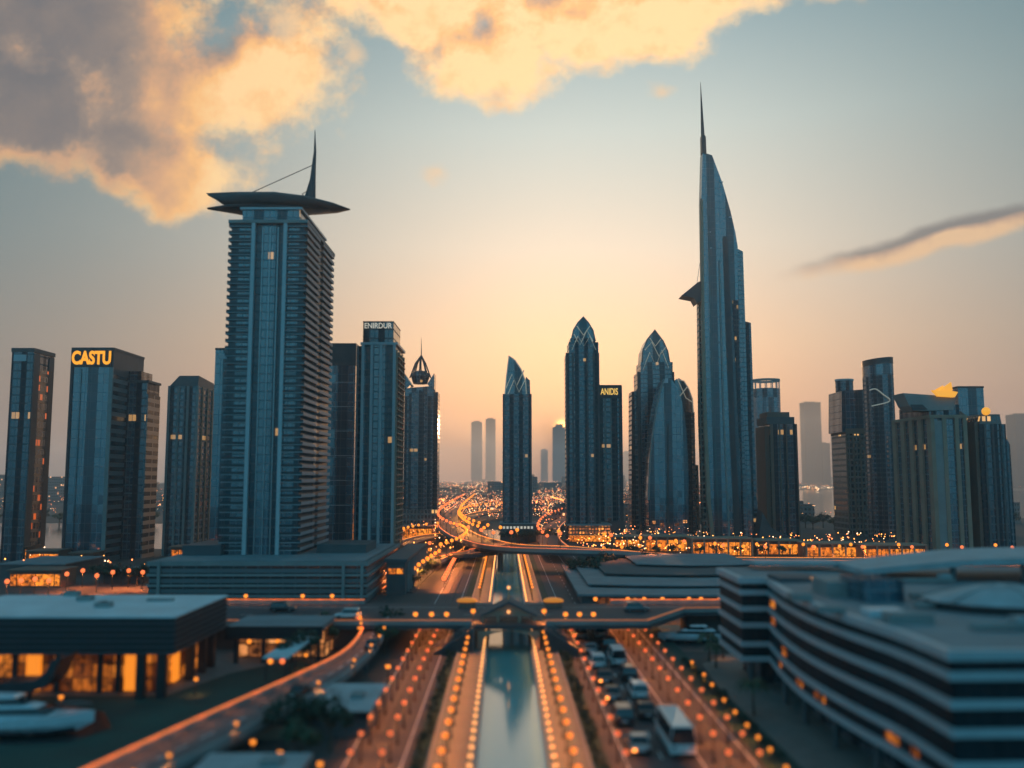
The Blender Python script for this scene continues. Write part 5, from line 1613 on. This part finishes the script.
def vehicle(name, label, cat, kind, pm_, loc, rz=0.0, lit=False):
    r = thing(name, label, cat, loc, rz)
    L, W, H, hood, tail, belt = {'sedan': (4.7, 1.85, 1.45, 1.25, .75, .88), 'suv': (4.8, 1.95, 1.8, 1.1, .12, 1.02), 'van': (5.4, 2.05, 2.3, .7, .05, 1.15), 'bus': (8.6, 2.4, 2.8, .25, .03, 1.3)}[kind]
    l, w = L / 2, W / 2
    g = .28

    def sec(y, z0, z1, k):
        return [(-w * k, y, z0 + .12), (-w * k * .93, y, z0), (w * k * .93, y, z0), (w * k, y, z0 + .12), (w * k, y, z1 - .1), (w * k * .92, y, z1), (-w * k * .92, y, z1), (-w * k, y, z1 - .1)]
    nose = belt - (.18 if kind in ('sedan', 'suv') else 0)
    MB().loft([sec(-l, g + .12, belt - .1, .88), sec(-l + .15, g, belt - .02, .97), sec(-l + tail + .3, g, belt, 1), sec(l - hood - .3, g, belt, 1), sec(l - .3, g, nose, .96), sec(l, g + .12, nose - .14, .84)], smooth=True).build('body', pm_, r)

    def cab(y0, y1, z, k):
        return [(-w * k, y0, z), (w * k, y0, z), (w * k, y1, z), (-w * k, y1, z)]
    rk, fk = (.75, .85) if kind == 'sedan' else (.25, .7) if kind == 'suv' else (.08, .45)
    y0, y1 = -l + tail + .08, l - hood + .05
    MB().loft([cab(y0, y1, belt - .03, .95), cab(y0 + rk, y1 - fk, H - .07, .80)]).build('windows', M['glass'], r)
    MB().loft([cab(y0 + rk - .06, y1 - fk + .06, H - .09, .83), cab(y0 + rk + .1, y1 - fk - .1, H, .74)], smooth=False).build('roof', pm_, r)
    for s_ in (-1, 1):
        b = MB()
        b.tube([(s_ * w * .93, y1 - .1, belt - .04), (s_ * w * .8, y1 - fk, H - .08)], .05, 5)
        b.tube([(s_ * w * .93, y0 + .1, belt - .04), (s_ * w * .8, y0 + rk, H - .08)], .06, 5)
        b.build('window_pillar', pm_, r)
        MB().box(s_ * w * .55 - .17, s_ * w * .55 + .17, l - .2, l - .05, nose - .34, nose - .16).build('headlight', M['head'], r)
        MB().box(s_ * w * .70 - .16, s_ * w * .70 + .16, -l - .03, -l + .14, belt - .38, belt - .18).build('taillight', M['tail_on'] if (lit and s_ < 0) else M['tail'], r)
        MB().box(s_ * (w + .08) - .1, s_ * (w + .08) + .1, y1 - .55, y1 - .38, belt, belt + .16).build('wing_mirror', pm_, r)
        for yy in (-l * .6, l * .62):
            wl_ = MB()
            wl_.loft([[(s_ * (w - .2), yy + .33 * math.cos(a), .33 + .33 * math.sin(a)) for a in [2 * math.pi * i / 14 for i in range(14)]],
                      [(s_ * (w + .02), yy + .33 * math.cos(a), .33 + .33 * math.sin(a)) for a in [2 * math.pi * i / 14 for i in range(14)]]], smooth=False)
            wo = wl_.build('wheel', M['rubber'], r)
            MB().loft([[(s_ * (w + .0), yy + .2 * math.cos(a), .33 + .2 * math.sin(a)) for a in [2 * math.pi * i / 10 for i in range(10)]],
                       [(s_ * (w + .035), yy + .18 * math.cos(a), .33 + .18 * math.sin(a)) for a in [2 * math.pi * i / 10 for i in range(10)]]]).build('rim', M['metal'], wo)
    MB().box(-.28, .28, -l - .02, -l + .1, g + .25, g + .4).build('number_plate', M['hull'], r)
    MB().box(-w * .85, w * .85, -l - .05, -l + .2, g + .02, g + .2).build('bumper', M['rubber'], r)
    return r


cars = [('car', 'silver saloon car nearest the picture bottom in the queue', 'car', 'sedan', 'silver', 638, 750, True), ('minibus', 'long white minibus, last in the eastern lane of the queue', 'minibus', 'bus', 'white', 675, 746, False),
        ('car', 'dark teal car directly ahead of the silver saloon', 'car', 'suv', 'teal', 622, 722, False), ('car', 'dark car ahead of the long white minibus', 'car', 'sedan', 'black', 645, 716, False),
        ('car', 'grey car with lit amber tail lamp in the western lane', 'car', 'sedan', 'grey', 611, 699, True), ('van', 'white van with dark windows beside the grey amber-lamped car', 'van', 'suv', 'white', 638, 697, False),
        ('car', 'dark car with pale roof behind the tall white van', 'car', 'suv', 'black', 628, 679, False), ('van', 'tall white van midway along the eastern lane', 'van', 'van', 'white', 617, 664, False),
        ('car', 'white off-road car midway along the western lane', 'car', 'suv', 'white', 597, 667, False), ('car', 'dark car with lit amber lamp between white off-road car and grey saloon', 'car', 'sedan', 'teal', 604, 682, True),
        ('car', 'silver-grey car ahead of the white off-road car', 'car', 'sedan', 'silver', 590, 653, False), ('car', 'black car ahead of the tall white van', 'car', 'suv', 'black', 608, 649, False),
        ('van', 'white van second from the bridge in the eastern lane', 'van', 'van', 'white', 600, 637, False), ('car', 'silver car second from the bridge in the western lane', 'car', 'suv', 'silver', 580, 638, False),
        ('car', 'black car just under the bridge in the western lane', 'car', 'sedan', 'black', 577, 628, False), ('car', 'grey car just under the bridge in the eastern lane', 'car', 'sedan', 'grey', 594, 628, False)]
for (nm, lab, cat, kind, pc, px, py, lit_) in cars:
    p = G(px, py)
    o = vehicle(nm, lab, cat, kind, P[pc], (p.x, p.y, .07), rz=.008, lit=lit_)
    o.scale = (1.2, 1.2, 1.2)
for k, (i, pc, lab) in enumerate([(22, 'black', 'dark car climbing the curving ramp, lower one'), (36, 'grey', 'grey car climbing the curving ramp near its bend')]):
    a_, c_ = MID[i], MID[i + 1]
    o = vehicle('car', lab, 'car', 'sedan', P[pc], (a_.x + 1.3, a_.y - .8, a_.z + .03), rz=math.atan2(-(c_ - a_).x, (c_ - a_).y))
for x, y, pc, rz, lab in ((-30, 168, 'white', 1.5708, 'white car crossing the bridge west of the gabled pavilion'), (24, 176.5, 'grey', -1.5708, 'grey car crossing the bridge towards the curved office'), (-44, 176.5, 'black', -1.5708, 'black car on the cross road before the banded podium')):
    vehicle('car', lab, 'car', 'suv', P[pc], (x, y, BZ + .01), rz=rz)

# ------------------------------------------------------------------ yachts
def yacht(label, loc, L, flip):
    r = thing('motor_yacht', label, 'yacht', loc, math.pi if flip else 0)
    k = L / 12.0

    def sec(x, hw_, z0, z1):
        return [(x, -hw_ * .55, z0), (x, hw_ * .55, z0), (x, hw_, (z0 + z1) / 2 + .1), (x, hw_ * 1.02, z1), (x, -hw_ * 1.02, z1), (x, -hw_, (z0 + z1) / 2 + .1)]
    S_ = [(-6, 1.5, 0, 1.2), (-4, 1.75, 0, 1.25), (0, 1.8, 0, 1.35), (3, 1.45, .05, 1.5), (5, .75, .25, 1.68), (6.3, .06, .9, 1.8)]
    hull = MB().loft([[(a * k, b_ * k, c_ * k) for a, b_, c_ in sec(*q)] for q in S_], smooth=False).build('hull', M['hull'], r)
    MB().loft([[(a * k, b_ * k * 1.03, c_ * k) for a, b_, c_ in sec(x, w_, z0 - .06, z0 + .42)] for x, w_, z0, _ in S_[:-1]]).build('boot_stripe', M['hull_dark'], hull)
    cb = lambda x, hw_, z: [(x * k, -hw_ * k, z * k), (x * k, hw_ * k, z * k)]

    def house(x0, x1, x0t, x1t, hw_, z0, z1, taper):
        return MB().loft([[(x0 * k, -hw_ * k, z0 * k), (x1 * k, -hw_ * taper * k, z0 * k), (x1 * k, hw_ * taper * k, z0 * k), (x0 * k, hw_ * k, z0 * k)],
                          [(x0t * k, -hw_ * .85 * k, z1 * k), (x1t * k, -hw_ * taper * .75 * k, z1 * k), (x1t * k, hw_ * taper * .75 * k, z1 * k), (x0t * k, hw_ * .85 * k, z1 * k)]])
    house(-4.6, 3.4, -4.3, 2.6, 1.35, 1.3, 1.62, .55).build('coaming', M['hull'], r)
    house(-4.2, 2.7, -3.8, 1.5, 1.25, 1.62, 2.15, .6).build('window_band', M['glass'], r)
    house(-4.7, 1.9, -4.4, 1.2, 1.35, 2.15, 2.35, .62).build('cabin_roof', M['hull'], r)
    house(-2.6, .7, -2.2, -.2, .95, 2.35, 2.85, .7).build('flybridge', M['glass'], r)
    house(-3.2, .1, -3.0, -.3, 1.05, 2.95, 3.1, .8).build('hardtop', M['hull'], r)
    for y in (-.85, .85):
        MB().tube([(-2.9 * k, y * k, 2.3 * k), (-2.4 * k, y * k, 2.98 * k)], .06 * k, 5).build('hardtop_post', M['hull'], r)
    MB().tube([(2.4 * k, -1.35 * k, 2.1 * k), (4.6 * k, -.8 * k, 2.3 * k), (6.1 * k, 0, 2.4 * k), (4.6 * k, .8 * k, 2.3 * k), (2.4 * k, 1.35 * k, 2.1 * k)], .035 * k, 5).build('bow_rail', M['metal'], r)
    return r


p = G(691, 642)
yacht('white motor yacht with dark boot stripe, moored beside the traffic bridge', (p.x, p.y, .05), 11.5, True)
p = G(18, 733)
yacht('large white motor yacht cut by the left picture edge, bow towards the lawn', (p.x, p.y, .05), 17, False)

for k, (x, y) in enumerate([(-60, 131), (-71, 144), (-66, 138)]):
    r = thing('roof_unit', f'grey air handling unit, {ORD[k]} from the front on the slatted pavilion roof', 'roof unit', (x, y + 4, 11.15))
    MB().box(-1.1, 1.1, -.8, .8, 0, .7).build('casing', M['concrete'], r)
    MB().cyl(0, 0, .7, .85, .5, n=12).build('fan_ring', M['metal_dark'], r)
# ------------------------------------------------------------------ the wider city
def in_bay(px, py):
    return (px > 770 and 489 < py < 521) or (px < 210 and 520 < py < 551) or (465 < px < 510 and 526 < py < 545)


def block(b, x, y, wx, wy, h, a):
    c, s_ = math.cos(a), math.sin(a)
    pl = [(x + c * u - s_ * v, y + s_ * u + c * v) for u, v in ((-wx, -wy), (wx, -wy), (wx, wy), (-wx, wy))]
    b.prism(pl, 0, h)


cnt = 0
tries = 0
while cnt < 46 and tries < 3000:
    tries += 1
    px, py = rnd.uniform(0, 1024), rnd.uniform(500, 524)
    p = G(px, py)
    if in_bay(px, py) or in_bay(px, py + 8) or 440 < px < 520 or 545 < px < 566:
        continue
    wx, wy, h = rnd.uniform(6, 16), rnd.uniform(6, 14), rnd.uniform(5, 15)
    r = thing('town_block', 'low flat roofed town block in the haze between the towers', 'building', (p.x, p.y, 0), rnd.uniform(-.4, .4), 'low town blocks between the towers')
    MB().box(-wx, wx, -wy, wy, 0, h).build('wall', M['f_city'], r)
    b = MB(); b.box(-wx - .2, wx + .2, -wy - .2, wy + .2, h, h + .5); b.box(-wx * .4, wx * .1, -wy * .3, wy * .4, h + .5, h + 2.6)
    b.build('roof', M['concrete_dark'], r)
    cnt += 1
b = MB()
for i in range(1900):
    py = 483 + 21 * rnd.random() ** 1.2
    px = rnd.uniform(-40, 1064)
    if in_bay(px, py) or in_bay(px, py + 2):
        continue
    p = G(px, py)
    s_ = rnd.uniform(6, 22)
    block(b, p.x, p.y, s_, rnd.uniform(6, 18), rnd.uniform(4, 13) if rnd.random() > .06 else rnd.uniform(15, 38), rnd.uniform(-.5, .5))
tag(b.build('distant_town', M['f_city']), 'hazy sprawl of low houses reaching to the horizon', 'town', kind='stuff')

b = MB()
mats_l = [glow_mat('far amber light', (1.0, .34, .06), 6), glow_mat('far orange light', (1.0, .24, .07), 6), glow_mat('far white light', (1.0, .62, .34), 6)]
def spark(x, y, z, s_, mi):
    b.add([(x - s_, y, z), (x, y - s_, z), (x + s_, y, z), (x, y + s_, z), (x, y, z + s_), (x, y, z - s_)], [(0, 1, 4), (1, 2, 4), (2, 3, 4), (3, 0, 4), (1, 0, 5), (2, 1, 5), (3, 2, 5), (0, 3, 5)], mi)
for i in range(12000):
    py = 482.5 + 40 * rnd.random() ** 1.5
    px = rnd.gauss(500, 130) if rnd.random() < .55 else rnd.uniform(-20, 1044)
    if in_bay(px, py):
        continue
    p = G(px, py)
    s_ = p.y / 900 * rnd.uniform(.22, .5)
    spark(p.x, p.y, rnd.uniform(3, 14), min(max(s_ * .62, .16), .8), rnd.choice([0, 1, 1, 2]))
# streets: strings of lights
for i in range(46):
    px, py = rnd.gauss(520, 180), 486 + 32 * rnd.random()
    p = G(px, py)
    a = rnd.uniform(-.5, .5) + (1.57 if rnd.random() < .5 else 0)
    st = p.y / 900 * 2.6
    for j in range(rnd.randint(8, 26)):
        x, y = p.x + math.cos(a) * st * j * 1.2, p.y + math.sin(a) * st * j * 5
        if y < 560 or y > 4500:
            continue
        q = (x / y * 900 + 512, 478 + 27000 / y)
        if in_bay(*q):
            continue
        spark(x, y, 6, min(.25 + y / 2600, 1.1), rnd.choice([0, 1, 1]))
# glitter of the lit quays behind the hall and along the shores
for i in range(620):
    px = rnd.choice([rnd.uniform(600, 930), rnd.uniform(600, 930), rnd.uniform(385, 470), rnd.uniform(600, 930), rnd.uniform(560, 700)] + ([rnd.uniform(-10, 215)] if i % 3 == 0 else []))
    py = rnd.uniform(540, 558) if px > 550 else rnd.uniform(520, 560) if px > 380 else rnd.uniform(552, 577)
    p = G(px, py)
    spark(p.x, p.y, rnd.uniform(1.5, 5), rnd.uniform(.12, .32), rnd.choice([0, 0, 0, 1, 1, 2]))
for i in range(1500):
    px, py = rnd.choice([rnd.gauss(470, 38), rnd.uniform(530, 700), rnd.gauss(450, 25), rnd.uniform(390, 705)]), 500 + 46 * rnd.random()
    p = G(px, py)
    if in_bay(px, py) or 500 < px < 536:
        continue
    spark(p.x, p.y, rnd.uniform(2.5, 7), p.y / 900 * rnd.uniform(.2, .5), rnd.choice([0, 0, 1, 1, 2]))
for i in range(150):
    px = rnd.uniform(785, 905)
    p = G(px, rnd.gauss(489.5, .7))
    spark(p.x, p.y, rnd.uniform(3, 9), rnd.uniform(.6, 1.3), rnd.choice([0, 2, 2]))
tag(b.build('city_lights', mats_l), 'countless small amber and white lights of streets and windows', 'lights', kind='stuff')

# ------------------------------------------------------------------ haze
hz = MB().box(-6000, 6000, -300, 7200, -1.5, 262).build('haze', bpy.data.materials.new('haze'))
hm = hz.data.materials[0]
hm.use_nodes = True
hm.node_tree.nodes.clear()
out = hm.node_tree.nodes.new('ShaderNodeOutputMaterial')
pv = hm.node_tree.nodes.new('ShaderNodeVolumePrincipled')
pv.inputs['Color'].default_value = (.86, .92, .96, 1)
pv.inputs['Density'].default_value = HAZE_DENSITY
pv.inputs['Anisotropy'].default_value = .45
hm.node_tree.links.new(pv.outputs[0], out.inputs['Volume'])
tag(hz, kind='stuff')

# ------------------------------------------------------------------ render quality
sc.render.engine = 'CYCLES'
cy = sc.cycles
cy.max_bounces = 5
cy.diffuse_bounces = 2
cy.glossy_bounces = 3
cy.transmission_bounces = 2
cy.volume_bounces = 1
cy.use_denoising = True
cy.sample_clamp_indirect = 4.0
cy.sample_clamp_direct = 60.0
cy.use_light_tree = True
cy.caustics_reflective = False
cy.caustics_refractive = False
